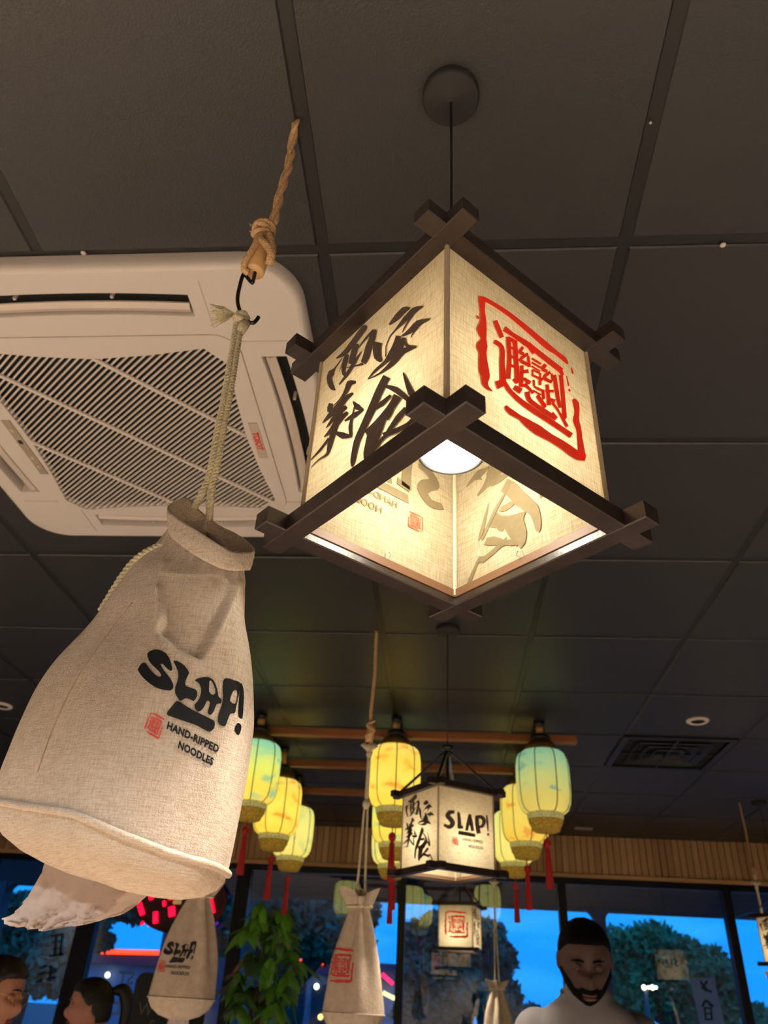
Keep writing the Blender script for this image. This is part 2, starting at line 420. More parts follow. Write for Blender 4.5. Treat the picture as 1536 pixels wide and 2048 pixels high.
def inside(p, loops):
    c = False
    for lp in loops:
        n = len(lp); j = n - 1
        for i in range(n):
            xi, yi = lp[i]; xj, yj = lp[j]
            if (yi > p[1]) != (yj > p[1]) and p[0] < (xj - xi) * (p[1] - yi) / (yj - yi) + xi: c = not c
            j = i
    return c
def tri_fill(loops, step=None):
    """triangles of a flat region with holes, with inner points every `step`"""
    vs = []; es = []
    for lp in loops:
        o = len(vs); pts = []
        for i in range(len(lp)):
            a, b = Vector(lp[i]), Vector(lp[(i + 1) % len(lp)])
            k = max(1, int((b - a).length / step)) if step else 1
            pts += [a.lerp(b, j / k) for j in range(k)]
        vs += pts; es += [(o + i, o + (i + 1) % len(pts)) for i in range(len(pts))]
    if step:
        xs = [v[0] for v in vs]; ys = [v[1] for v in vs]
        x = min(xs) + step / 2
        while x < max(xs):
            y = min(ys) + step / 2
            while y < max(ys):
                if inside((x, y), loops): vs.append(Vector((x, y)))
                y += step
            x += step
    r = delaunay_2d_cdt([Vector((v[0], v[1])) for v in vs], es, [], 1, 1e-7)
    V2, F2 = r[0], r[2]
    F3 = []
    for f in F2:
        c = (sum(V2[i][0] for i in f) / len(f), sum(V2[i][1] for i in f) / len(f))
        if inside(c, loops): F3.append(tuple(f))
    return [(v[0], v[1]) for v in V2], F3

def text_mesh(body, size=1.0, bold=0.0, align='LEFT', spacing=1.0):
    cu = bpy.data.curves.new('lettering', 'FONT'); cu.body = body; cu.size = size; cu.offset = bold; cu.align_x = align
    cu.space_character = spacing; cu.resolution_u = 3
    o = bpy.data.objects.new('lettering', cu); C.objects.link(o)
    dg = bpy.context.evaluated_depsgraph_get(); me = o.evaluated_get(dg).to_mesh()
    vs = [(v.co.x, v.co.y) for v in me.vertices]; fs = [tuple(p.vertices) for p in me.polygons]
    o.evaluated_get(dg).to_mesh_clear(); bpy.data.objects.remove(o); bpy.data.curves.remove(cu)
    return vs, fs

def noise3(p, s, seed=0.0):
    from mathutils import noise
    return noise.noise(Vector((p[0] * s + seed, p[1] * s - seed * 0.7, p[2] * s + seed * 0.3)))

def rrect(x0, x1, y0, y1, r, n=6):
    out = []
    for cx, cy, a0 in ((x1 - r, y1 - r, 0), (x0 + r, y1 - r, PI / 2), (x0 + r, y0 + r, PI), (x1 - r, y0 + r, 1.5 * PI)):
        out += [(cx + r * math.cos(a0 + PI / 2 * k / n), cy + r * math.sin(a0 + PI / 2 * k / n)) for k in range(n + 1)]
    return out

# ------------------------------------------------------------------ room shell
H = 1.285; YW = 6.72
GX = [-0.2506 + 0.602 * k for k in range(-6, 8)]
GY = [0.951 + 0.616 * j for j in range(-6, 10)] + [YW]
X0, X1, Y0 = GX[0], GX[-1], GY[0]

ceil_mb = MB().box(((X0 + X1) / 2, (Y0 + YW) / 2, H + 0.05), (X1 - X0, YW - Y0, 0.05))
ceiling = struct(mk('ceiling', ceil_mb, MT_BLACKP))
tile_me = {}
for i in range(len(GX) - 1):
    for j in range(len(GY) - 1):
        w, d = GX[i + 1] - GX[i] - 0.022, GY[j + 1] - GY[j] - 0.022
        cx, cy = (GX[i] + GX[i + 1]) / 2, (GY[j] + GY[j + 1]) / 2
        if abs(cx - 1.2544) < 0.05 and abs(cy - 4.339) < 0.12: continue       # the air vent sits in this bay
        key = (round(w, 3), round(d, 3))
        if key not in tile_me:
            t = mk('ceiling_tile', MB().box((0, 0, 0), (w, d, 0.018), bev=0.003), MT_TILE, ceiling, local=True); tile_me[key] = t
        else:
            t = tile_me[key].copy(); C.objects.link(t)
        t.location = (cx, cy, H + 0.006 + random.uniform(0, 0.002)); t.rotation_euler = (random.uniform(-0.003, 0.003), random.uniform(-0.003, 0.003), 0)
for x in GX[1:-1]:
    mk('grid_bar', MB().box((x, (Y0 + YW) / 2, H + 0.0165), (0.024, YW - Y0, 0.03)), MT_GRID, ceiling)
for y in GY[1:-1]:
    mk('grid_bar', MB().box(((X0 + X1) / 2, y, H + 0.017), (X1 - X0, 0.024, 0.03)), MT_GRID, ceiling)

struct(mk('floor', MB().box(((X0 + X1) / 2, (Y0 + YW) / 2, -FL - 0.05), (X1 - X0 + 0.2, YW - Y0 + 0.2, 0.1)), MT_FLOOR))
struct(mk('wall_left', MB().box((X0 - 0.06, (Y0 + YW) / 2, 0), (0.12, YW - Y0 + 0.3, 2 * FL + 0.07)), MT_WALL))
struct(mk('wall_right', MB().box((X1 + 0.06, (Y0 + YW) / 2, 0), (0.12, YW - Y0 + 0.3, 2 * FL + 0.07)), MT_WALL))
struct(mk('wall_back', MB().box(((X0 + X1) / 2, Y0 - 0.06, 0), (X1 - X0 + 0.24, 0.12, 2 * FL + 0.07)), MT_WALL))
struct(mk('wall_front', MB().box(((X0 + X1) / 2, YW + 0.10, 1.13), (X1 - X0 + 0.24, 0.16, 0.34)), MT_BLACKP))

# slatted oak fascia above the windows
fascia = struct(mk('trim_1', MB().box(((X0 + X1) / 2, YW + 0.008, 1.135), (X1 - X0, 0.016, 0.30)), MT_BAR))
sx = X0 + 0.02; k = 0; slat_src = {}
while sx < X1 - 0.02:
    w = 0.0455; mt = random.choice((MT_SLAT, MT_SLAT, MT_SLAT2, MT_SLAT3))
    if mt.name not in slat_src:
        s = mk('slat', MB().box((0, 0, 0), (w, 0.022, 0.286), bev=0.004), mt, fascia, local=True); slat_src[mt.name] = s
    else:
        s = slat_src[mt.name].copy(); C.objects.link(s)
    s.location = (sx, YW - 0.011 - random.uniform(0, 0.002), 1.140); sx += 0.052
struct(mk('trim_2', MB().box(((X0 + X1) / 2, YW - 0.012, 0.982), (X1 - X0, 0.05, 0.028), bev=0.004), MT_OAKTRIM))

# shop-front windows: black frames, one glass pane each
def window(n, xa, xb, wa, wb, zt=0.967, zb=-1.17):
    m = MB(); y = YW + 0.03; dy = 0.09
    m.box((xa + wa / 2, y, (zt + zb) / 2), (wa, dy, zt - zb), bev=0.003)
    m.box((xb - wb / 2, y, (zt + zb) / 2), (wb, dy, zt - zb), bev=0.003)
    m.box(((xa + xb) / 2, y, zt - 0.024), (xb - xa - wa - wb, dy, 0.048))
    m.box(((xa + xb) / 2, y, zb + 0.05), (xb - xa - wa - wb, dy, 0.10))
    f = struct(mk('window_%d' % n, m, MT_MULL))
    g = mk('glass_pane', MB().box(((xa + xb) / 2, y, (zt - 0.048 + zb + 0.10) / 2), (xb - xa - wa - wb + 0.004, 0.006, zt - zb - 0.14)), MT_GLASS, f)
    return f
edges = [(X0, 0.06), (-2.885, 0.078), (-1.64, 0.056), (-0.331, 0.031), (0.946, 0.031), (2.226, 0.031), (X1, 0.06)]
for n in range(6):
    xa, wa = edges[n]; xb, wb = edges[n + 1]
    window(n + 1, xa, xb, wa, wb)
struct(mk('trim_3', MB().box(((X0 + X1) / 2, YW + 0.03, -1.21), (X1 - X0, 0.12, 0.08)), MT_MULL))

# small fixtures on the ceiling
def downlight(x, y, label):
    t = thing('recessed_downlight', label, 'downlight', (x, y, H), group='recessed downlights')
    mk('trim_ring', MB().lathe([(0.030, 0), (0.034, -0.006), (0.048, -0.008), (0.055, -0.003), (0.055, 0.002)], (0, 0, -0.004), 28, False, False), MT_WHITE, t, True, True)
    mk('reflector', MB().lathe([(0.031, -0.005), (0.024, 0.014), (0.006, 0.014)], (0, 0, -0.004), 24, False, True), MT_DARK, t, True, True)
downlight(1.264, 3.764, 'small white ring downlight ahead of the square ceiling vent')
downlight(-2.403, 3.82, 'small white ring downlight at the far left beside the big canvas bag')

v = thing('ceiling_vent', 'black square four-way air vent set in the ceiling at right', 'vent', (1.2544, 4.339, H))
mk('vent_frame', MB().box((0, 0.285, 0), (0.59, 0.035, 0.02)).box((0, -0.285, 0), (0.59, 0.035, 0.02)).box((0.28, 0, 0), (0.035, 0.535, 0.02)).box((-0.28, 0, 0), (0.035, 0.535, 0.02)), MT_GRID, v, local=True)
mk('duct', MB().box((0, 0, 0.012), (0.54, 0.54, 0.012)), MT_DARK, v, local=True)
for a in range(4):
    R = Matrix.Rotation(a * PI / 2, 3, 'Z')
    for r_ in (0.07, 0.13, 0.19):
        mk('vane', MB().bar(R @ Vector((-r_, r_, -0.002)), R @ Vector((r_, r_, -0.002)), 0.035, 0.004, up=R @ Vector((0, 0.5, 1))), MT_GRID, v, local=True)
mk('cross_bar', MB().box((0, 0, -0.004), (0.52, 0.012, 0.008)).box((0, 0, -0.004), (0.012, 0.52, 0.008)), MT_GRID, v, local=True)

e = thing('smoke_sensor', 'slim white plate on the ceiling close to the oak fascia', 'sensor', (1.11, 6.40, H - 0.004))
mk('plate', MB().box((0, 0, 0), (0.14, 0.06, 0.014), bev=0.004), MT_GREYLBL, e, local=True)
for (x, y, lab) in ((-0.754, 0.944, 'tiny pale screw head in the grid just before the white air conditioner'),
                    (0.542, 0.961, 'tiny pale screw head in the ceiling grid at upper right'),
                    (0.347, 0.711, 'tiny pale speck of a screw on the upper right tile')):
    s_ = 0.006 if y > 0.9 else 0.0025
    o = mk('screw_head', MB().ell((x, y, H - 0.0035), (s_, s_, 0.003), 10, 6), MT_WHITE, None, True)
    tag(o, lab, 'screw')

# ------------------------------------------------------------------ ceiling air conditioner
AC = thing('air_conditioner', 'white square ceiling cassette air conditioner with a slanted grille', 'air conditioner', (-0.820, 1.481, H))
ax0, ax1, ay0, ay1 = -0.500, 0.500, -0.516, 0.516
FZ = -0.040
outer = rrect(ax0, ax1, ay0, ay1, 0.105, 10)
def slot_loop(side):
    """slightly bowed outlet slot along one side"""
    pts = []; hl, hw, c0 = 0.272, 0.030, 0.424
    n = 10
    for k in range(n + 1):
        t = -1 + 2 * k / n; pts.append((t * hl, c0 - hw - 0.010 * (1 - t * t) * -1))
    for k in range(n + 1):
        t = 1 - 2 * k / n; pts.append((t * hl, c0 + hw + 0.010 * (1 - t * t)))
    a = {'N': 0, 'W': PI / 2, 'S': PI, 'E': -PI / 2}[side]
    return [(x * math.cos(a) - y * math.sin(a), x * math.sin(a) + y * math.cos(a)) for x, y in pts]
slots = {s: slot_loop(s) for s in 'NWSE'}
gril = [(0.266, -0.301), (0.312, -0.248), (0.302, -0.12), (0.2955, 0.01), (0.303, 0.16), (0.3186, 0.308), (0.273, 0.353), (0.14, 0.343), (0.0, 0.340), (-0.14, 0.348),
        (-0.287, 0.366), (-0.330, 0.314), (-0.314, 0.17), (-0.306, 0.034), (-0.312, -0.11), (-0.330, -0.255), (-0.283, -0.300), (-0.14, -0.282), (-0.010, -0.272), (0.13, -0.282)]
plate_holes = list(slots.values()) + [rrect(-0.360, 0.352, -0.343, 0.366, 0.06, 6)]
V2, F2 = tri_fill([outer] + plate_holes)
face = MB(); face.add([(x, y, FZ) for x, y in V2], F2)
no = len(outer)
def ring(mb, lp, zs_off):
    rows = []
    for off, z in zs_off:
        row = []
        n = len(lp)
        for i in range(n):
            a, b, c_ = Vector(lp[i - 1]), Vector(lp[i]), Vector(lp[(i + 1) % n])
            t = (c_ - a).normalized(); nn = Vector((t.y, -t.x)); q = b + nn * off
            row.append((q.x, q.y, z))
        rows.append(row)
    mb.grid(rows, True)
ring(face, outer, [(0, FZ), (0.006, FZ + 0.002), (0.011, FZ + 0.008), (0.014, FZ + 0.018), (0.014, 0.0)])
for lp in plate_holes: ring(face, lp, [(0, FZ), (-0.001, FZ + 0.003), (-0.001, FZ + 0.030)])
o = mk('face_panel', face, MT_WHITE, AC, local=True); auto_smooth(o, 40)
mk('dark_plenum', MB().box((0, 0, -0.005), (0.92, 0.92, 0.008)), MT_DARK, AC, local=True)
for s in 'NWSE':
    a = {'N': 0, 'W': PI / 2, 'S': PI, 'E': -PI / 2}[s]; R = Matrix.Rotation(a, 3, 'Z')
    m = MB(); rows = []
    for k in range(13):
        t = -1 + 2 * k / 12; bow = 0.010 * (1 - t * t)
        prof = [(-0.019, -0.006), (-0.008, -0.011), (0.004, -0.004), (0.004, 0.000), (-0.008, -0.006), (-0.019, -0.001)]
        rows.append([R @ Vector((t * 0.266, 0.420 + bow + py + 0.002, FZ + 0.010 + pz)) for py, pz in prof])
    m.grid(rows, True); m.add(rows[0], [tuple(range(6))]); m.add(rows[-1], [tuple(range(5, -1, -1))])
    o = mk('outlet_flap', m, MT_WHITE2, AC, local=True); auto_smooth(o, 40)
    for t in (-0.10, 0.12):
        mk('flap_pin', MB().box(R @ Vector((t, 0.446, FZ + 0.018)), (0.006, 0.006, 0.024)), MT_WHITE2, AC, local=True)
# intake grille: proud plate with an eight-sided opening and slanting slats
gp = MB(); gout = rrect(-0.358, 0.350, -0.341, 0.364, 0.058, 6)
V2, F2 = tri_fill([gout, gril]); gp.add([(x, y, FZ - 0.002) for x, y in V2], F2)
ring(gp, gout, [(0, FZ - 0.002), (0.0, FZ + 0.006)]); ring(gp, gril, [(0, FZ - 0.002), (0, FZ + 0.016)])
grille = mk('intake_grille', gp, MT_WHITE, AC, local=True)
def clip_line(c, d, poly):
    ts = []
    n = len(poly)
    for i in range(n):
        a, b = Vector(poly[i]), Vector(poly[(i + 1) % n]); e = b - a
        den = d.x * e.y - d.y * e.x
        if abs(den) < 1e-9: continue
        w = a - c; t = (w.x * e.y - w.y * e.x) / den; u = (w.x * d.y - w.y * d.x) / den
        if 0 <= u <= 1: ts.append(t)
    return (min(ts), max(ts)) if len(ts) >= 2 else None
gcen = Vector((-0.005, 0.03))
dirn = Vector((math.cos(math.radians(-40.6)), math.sin(math.radians(-40.6)))); prp = Vector((math.cos(math.radians(43.2)), math.sin(math.radians(43.2))))
nrm_s = Vector((-dirn.y, dirn.x))
k = -36
while k <= 36:
    c_ = gcen + nrm_s * (k * 0.0128); r_ = clip_line(c_, dirn, gril)
    if r_ and r_[1] - r_[0] > 0.01:
        a, b = c_ + dirn * r_[0], c_ + dirn * r_[1]
        mk('slat', MB().bar((a.x, a.y, FZ + 0.004), (b.x, b.y, FZ + 0.004), 0.0042, 0.005), MT_WHITE, grille, local=True)
    k += 1
for c_ in (Vector((-0.0091, -0.2741)), Vector((-0.2661, -0.2214)), Vector((-0.306, 0.034))):
    c_ = c_ + prp * 0.15; r_ = clip_line(c_, prp, gril); a, b = c_ + prp * r_[0], c_ + prp * r_[1]
    mk('cross_rib', MB().bar((a.x, a.y, FZ - 0.0015), (b.x, b.y, FZ - 0.0015), 0.010, 0.005), MT_WHITE, grille, local=True)
# maker's label beside the grille, corner cover seams, receiver strip
lb = mk('label_plate', MB().box((0.324, 0.031, FZ - 0.003), (0.024, 0.145, 0.002)), MT_GREYLBL, AC, local=True)
tv, tf = text_mesh('TOSOT', 0.022, 0.0011, 'CENTER', 1.0)
mk('lettering', MB().add([(0.3165 + y, 0.031 + x, FZ - 0.0044) for x, y in tv], tf), MT_REDTXT, AC, local=True)
mk('receiver_strip', MB().box((-0.335, 0.060, FZ - 0.0035), (0.024, 0.235, 0.003), bev=0.001), MT_GREYWIN, AC, local=True)
for yy in (-0.02, 0.03, 0.10, 0.14):
    mk('button', MB().box((-0.335, yy, FZ - 0.0056), (0.010, 0.014, 0.002)), MT_DARK if yy in (0.03,) else MT_GREYLBL, AC, local=True)
for sx_, sy_ in ((1, -1), (-1, -1), (1, 1), (-1, 1)):
    m = MB(); x_, y_ = sx_ * 0.305, sy_ * 0.32
    m.box((x_, sy_ * 0.425, FZ - 0.0004), (0.0018, 0.13, 0.0012)); m.box((sx_ * 0.395, y_ - 0.0, FZ - 0.0004), (0.14, 0.0018, 0.0012))
    mk('corner_cover_seam', m, MT_GREYLBL, AC, local=True)

# oak dining tables standing below the pendant lamps (only their light reaches the picture)
def table(label, x, y, sx_=0.80, sy_=0.70):
    t = thing('dining_table', label, 'table', (x, y, -FL), 0, 'oak dining tables')
    mk('tabletop', MB().box((0, 0, 0.735), (sx_, sy_, 0.035), bev=0.005), MT_TABLE, t, local=True)
    for a in (-1, 1):
        for b in (-1, 1):
            mk('leg', MB().box((a * (sx_ / 2 - 0.05), b * (sy_ / 2 - 0.05), 0.36), (0.04, 0.04, 0.715)), MT_BLACKP, t, local=True)
table('oak table straight below the nearest pendant lamp', -0.02, 0.72)
table('oak table left of the nearest table, below the air conditioner', -1.55, 0.72)

# ------------------------------------------------------------------ pendant lamps with printed linen shades
# brush outlines, left-right pairs along each stroke, in 0.1 mm on the shade panel (x from its middle, height above the lower frame)
XIAN = [[-780,2358,-793,2382,-722,2327,-753,2383,-643,2290,-695,2379,-560,2266,-642,2387,-493,2275,-586,2402,-429,2296,-528,2428,-368,2317,-471,2455,-309,2342,-412,2480,-254,2367,-355,2505,-212,2382,-307,2522,-198,2397,-261,2509,-195,2405,-227,2485,-190,2412,-209,2465],
 [-658,2284,-647,2269,-698,2268,-682,2248,-754,2246,-733,2219,-802,2227,-776,2194,-846,2235,-789,2164,-882,2247,-793,2138,-917,2256,-792,2111,-932,2238,-811,2104,-945,2215,-825,2097,-949,2179,-832,2086,-943,2135,-825,2060,-928,2085,-811,2022,-910,2038,-794,1984,-883,1988,-782,1950,-853,1939,-767,1917,-820,1892,-754,1890,-779,1851,-744,1864,-744,1823,-727,1835,-720,1807,-715,1811],
 [-340,2185,-350,2199,-292,2195,-311,2221,-227,2212,-255,2250,-167,2221,-201,2272,-112,2215,-153,2283,-59,2203,-108,2287,-22,2191,-79,2292],
 [-65,2282,-2,2214,-81,2266,-2,2182,-102,2241,-7,2140,-124,2214,-14,2095,-143,2182,-30,2058,-166,2147,-49,2019,-187,2108,-64,1981,-201,2063,-77,1941,-212,2018,-88,1897,-223,1983,-101,1858,-234,1956,-122,1832,-248,1934,-142,1814,-256,1917,-157,1804],
 [-214,1873,-196,1822,-259,1893,-244,1851,-324,1923,-313,1890,-389,1955,-382,1932,-455,1993,-449,1974,-521,2032,-516,2017,-567,2059,-564,2048],
 [-601,2306,-517,2227,-610,2286,-518,2199,-621,2254,-520,2161,-632,2223,-523,2122,-637,2190,-533,2092,-642,2154,-542,2064,-644,2115,-547,2036,-638,2071,-546,2004,-628,2027,-542,1969,-616,1988,-537,1944,-594,1951,-540,1936,-571,1926,-540,1930,-557,1915,-538,1920],
 [-682,2073,-691,2081,-653,2126,-665,2139,-623,2180,-639,2197],
 [-429,2350,-321,2240,-441,2323,-329,2209,-457,2284,-341,2167,-471,2248,-351,2128,-479,2219,-358,2101,-486,2194,-365,2076,-493,2171,-373,2051,-498,2138,-392,2030,-504,2105,-412,2010,-507,2080,-427,1999],
 [-265,2091,-255,2078,-305,2081,-279,2047,-359,2061,-316,2008,-414,2040,-353,1967,-456,2008,-394,1935,-497,1974,-435,1901,-540,1945,-479,1871,-584,1913,-540,1857,-631,1885,-602,1848,-663,1863,-649,1845],
 [239,2093,218,2128,283,2079,242,2148,340,2067,279,2168,397,2055,316,2189,438,2064,357,2196,477,2073,401,2204,506,2074,447,2202,524,2078,501,2164,548,2070,542,2122,568,2065,566,2091],
 [201,1803,187,1818,216,1831,202,1847,239,1869,223,1887,264,1900,248,1920,289,1912,273,1935,317,1916,300,1942,353,1921,334,1950,409,1920,374,1975,472,1919,422,2001,534,1916,468,2024,585,1922,518,2036,633,1926,567,2045,677,1923,620,2045,715,1924,685,2008,757,1916,743,1964,786,1914,782,1929],
 [469,1794,457,1809,486,1813,471,1832,511,1841,493,1864,539,1866,519,1893,575,1886,552,1919,614,1904,588,1943,642,1916,613,1960],
 [454,1744,445,1764,494,1720,475,1766,550,1693,517,1764,609,1670,557,1768,658,1670,595,1776,702,1675,638,1789,745,1670,692,1790,793,1663,767,1747,852,1644,838,1697,893,1633,887,1657],
 [606,1602,600,1609,619,1612,608,1625,636,1628,621,1647,656,1640,637,1666,679,1650,660,1678,704,1657,686,1686,723,1662,703,1692],
 [-33,2060,113,1922,-37,2036,111,1898,-43,1999,107,1865,-45,1953,108,1831,-36,1899,110,1795,-22,1841,115,1755,0,1776,122,1726,44,1709,125,1701,86,1658,139,1665,115,1629,149,1634],
 [186,1832,200,1820,188,1742,205,1728,190,1654,210,1637],
 [358,1840,441,1764,349,1816,445,1729,338,1783,447,1679,323,1756,441,1629,305,1727,421,1593,281,1700,394,1561,253,1678,364,1534,233,1649,321,1528,208,1624,274,1527,176,1603,222,1532,128,1599,168,1532,71,1599,108,1538,17,1595,54,1539,-29,1578,0,1537,-70,1557,-50,1530,-97,1539,-88,1528],
 [495,1649,519,1638,502,1618,534,1604,517,1568,554,1561,551,1508,573,1533,605,1458,606,1499,659,1420,656,1458,696,1396,693,1428],
 [690,1423,699,1393,658,1446,671,1400,613,1475,631,1414,568,1503,591,1426,529,1528,556,1439,485,1553,527,1448,437,1571,504,1449,396,1566,477,1445,362,1553,446,1432,330,1541,414,1420,305,1526,381,1416,282,1513,348,1414,251,1503,307,1414,208,1493,251,1422,156,1486,187,1433,101,1485,119,1450,32,1500,45,1473,-42,1521,-33,1502,-94,1536,-89,1525],
 [469,1727,530,1658,447,1705,521,1622,419,1672,503,1573,390,1654,480,1534,366,1648,439,1526,335,1651,398,1531,311,1654,371,1537],
 [-318,1666,-313,1633,-355,1701,-345,1645,-414,1749,-384,1660,-485,1785,-396,1656,-514,1756,-410,1650,-523,1715,-427,1623,-535,1683,-453,1596,-553,1655,-493,1585,-578,1630,-537,1580,-609,1607,-586,1578,-657,1595,-639,1571,-711,1586,-697,1568,-748,1579,-739,1567],
 [-361,1530,-337,1490,-402,1547,-365,1485,-459,1567,-406,1482,-518,1581,-441,1473,-560,1578,-468,1463,-597,1569,-496,1447,-637,1563,-532,1431,-683,1552,-586,1426,-737,1541,-644,1422,-792,1530,-703,1417,-843,1503,-777,1422,-893,1476,-853,1427,-924,1451,-910,1435],
 [-826,1685,-741,1618,-835,1672,-736,1594,-845,1653,-732,1562,-856,1637,-730,1530,-849,1610,-750,1520,-845,1584,-771,1515,-839,1561,-789,1516],
 [-473,1417,-430,1348,-517,1431,-461,1343,-581,1446,-506,1339,-656,1452,-556,1326,-720,1410,-644,1322,-789,1360,-743,1308,-833,1318,-818,1302],
 [-434,1304,-397,1253,-488,1314,-434,1239,-564,1322,-489,1223,-639,1325,-539,1203,-686,1300,-589,1191,-726,1269,-639,1173,-762,1246,-688,1160,-796,1228,-746,1164,-829,1215,-799,1175,-851,1203,-839,1187],
 [-601,1507,-484,1401,-623,1460,-503,1353,-653,1393,-530,1285,-680,1330,-555,1221,-698,1275,-576,1172,-713,1223,-594,1125,-726,1172,-611,1080,-737,1120,-628,1034,-746,1068,-644,989,-755,1021,-659,949,-755,976,-674,916,-753,939,-688,885,-763,914,-719,867,-799,909,-772,870,-853,915,-834,887,-907,917,-893,898,-961,910,-947,894,-1012,897,-1001,884,-1047,887,-1038,878],
 [-764,1135,-712,1078,-805,1114,-757,1062,-864,1086,-821,1039,-923,1061,-884,1019,-978,1040,-948,1007,-1034,1023,-1012,998,-1071,1009,-1057,994],
 [-342,1379,-324,1377,-328,1339,-286,1335,-301,1279,-240,1280,-265,1214,-201,1241,-207,1165,-180,1207,-159,1133,-147,1165,-127,1117,-122,1132],
 [-136,1135,-122,1109,-182,1154,-154,1105,-246,1177,-204,1104,-312,1200,-256,1103,-370,1200,-326,1126,-429,1200,-399,1149,-469,1196,-453,1169],
 [-302,1324,-280,1305,-310,1290,-285,1270,-321,1241,-294,1219,-331,1191,-301,1167,-348,1148,-303,1112,-364,1102,-305,1056,-375,1055,-301,1004,-367,999,-297,958,-354,947,-288,911,-343,911,-282,878],
 [-285,873,-283,854,-332,914,-327,870,-397,966,-394,900,-453,1017,-468,940,-508,1055,-537,1006,-571,1104,-596,1071,-618,1139,-635,1117],
 [184,1396,297,1267,154,1366,270,1236,112,1322,232,1192,69,1272,193,1142,31,1213,157,1087,-7,1150,120,1025,-45,1091,82,966,-80,1036,40,916,-117,984,-1,870,-151,932,-40,824,-186,883,-78,780,-220,834,-113,736,-248,776,-141,688,-264,701,-161,624,-272,622,-176,553,-278,558,-187,495,-272,510,-204,463,-263,476,-217,445,-254,451,-229,435],
 [-226,447,-243,460,-203,508,-216,519,-180,570,-188,577],
 [203,1218,209,1239,250,1164,262,1200,316,1094,337,1139,372,1028,411,1072,419,973,469,1000,466,912,517,932,511,853,559,873,556,797,599,817,597,748,635,765,625,714,659,730],
 [502,1200,510,1197,509,1162,534,1152,523,1105,564,1090,540,1044,595,1023,559,975,627,950,582,900,659,874,603,836,686,816,638,784,694,786,668,753,701,763,689,737,706,743],
 [315,1036,345,991,274,1039,316,978,219,1039,271,963,166,1042,226,950,126,1035,173,959,87,1030,122,970,60,1024,85,981],
 [381,997,505,855,364,974,482,840,339,943,448,817,309,915,408,795,273,894,364,778,230,875,317,763,184,855,268,749,130,838,224,722,74,823,177,694,25,816,128,674,-10,806,65,683,-47,805,10,701,-74,802,-28,718],
 [324,935,402,872,319,904,398,840,312,861,392,795,302,827,380,754,286,801,355,728,265,779,326,710,250,762,305,700],
 [555,711,606,642,524,704,580,628,479,693,542,609,433,678,504,588,393,651,459,571,354,621,413,551,324,599,373,537,308,586,341,538,299,578,318,546,293,571,302,555],
 [-1,794,156,669,-10,756,147,632,-22,702,135,579,-35,650,122,528,-43,603,106,485,-53,556,91,446,-59,511,79,411,-52,462,63,386,-41,420,49,362,-29,389,37,347],
 [234,824,296,767,216,792,280,733,191,746,256,685,165,698,233,637,142,654,210,593,120,609,188,549,100,563,169,506,92,505,144,464,88,447,122,421,88,405,104,393],
 [695,513,748,439,672,503,720,435,638,490,678,429,598,484,627,430,545,493,567,444,481,509,500,465,416,522,436,482,350,533,376,488,286,540,316,491,230,541,268,487,191,529,235,477,164,511,211,460,139,494,186,443,116,471,150,433,92,449,115,423,78,431,89,419],
 [630,458,653,400,581,475,608,410,512,498,541,427,440,522,472,445,365,546,396,468,286,571,318,493,230,588,262,511],
 [690,462,727,472,723,408,767,421,771,334,824,346,816,259,880,265,873,176,924,176,930,87,966,87,971,26,992,25]]
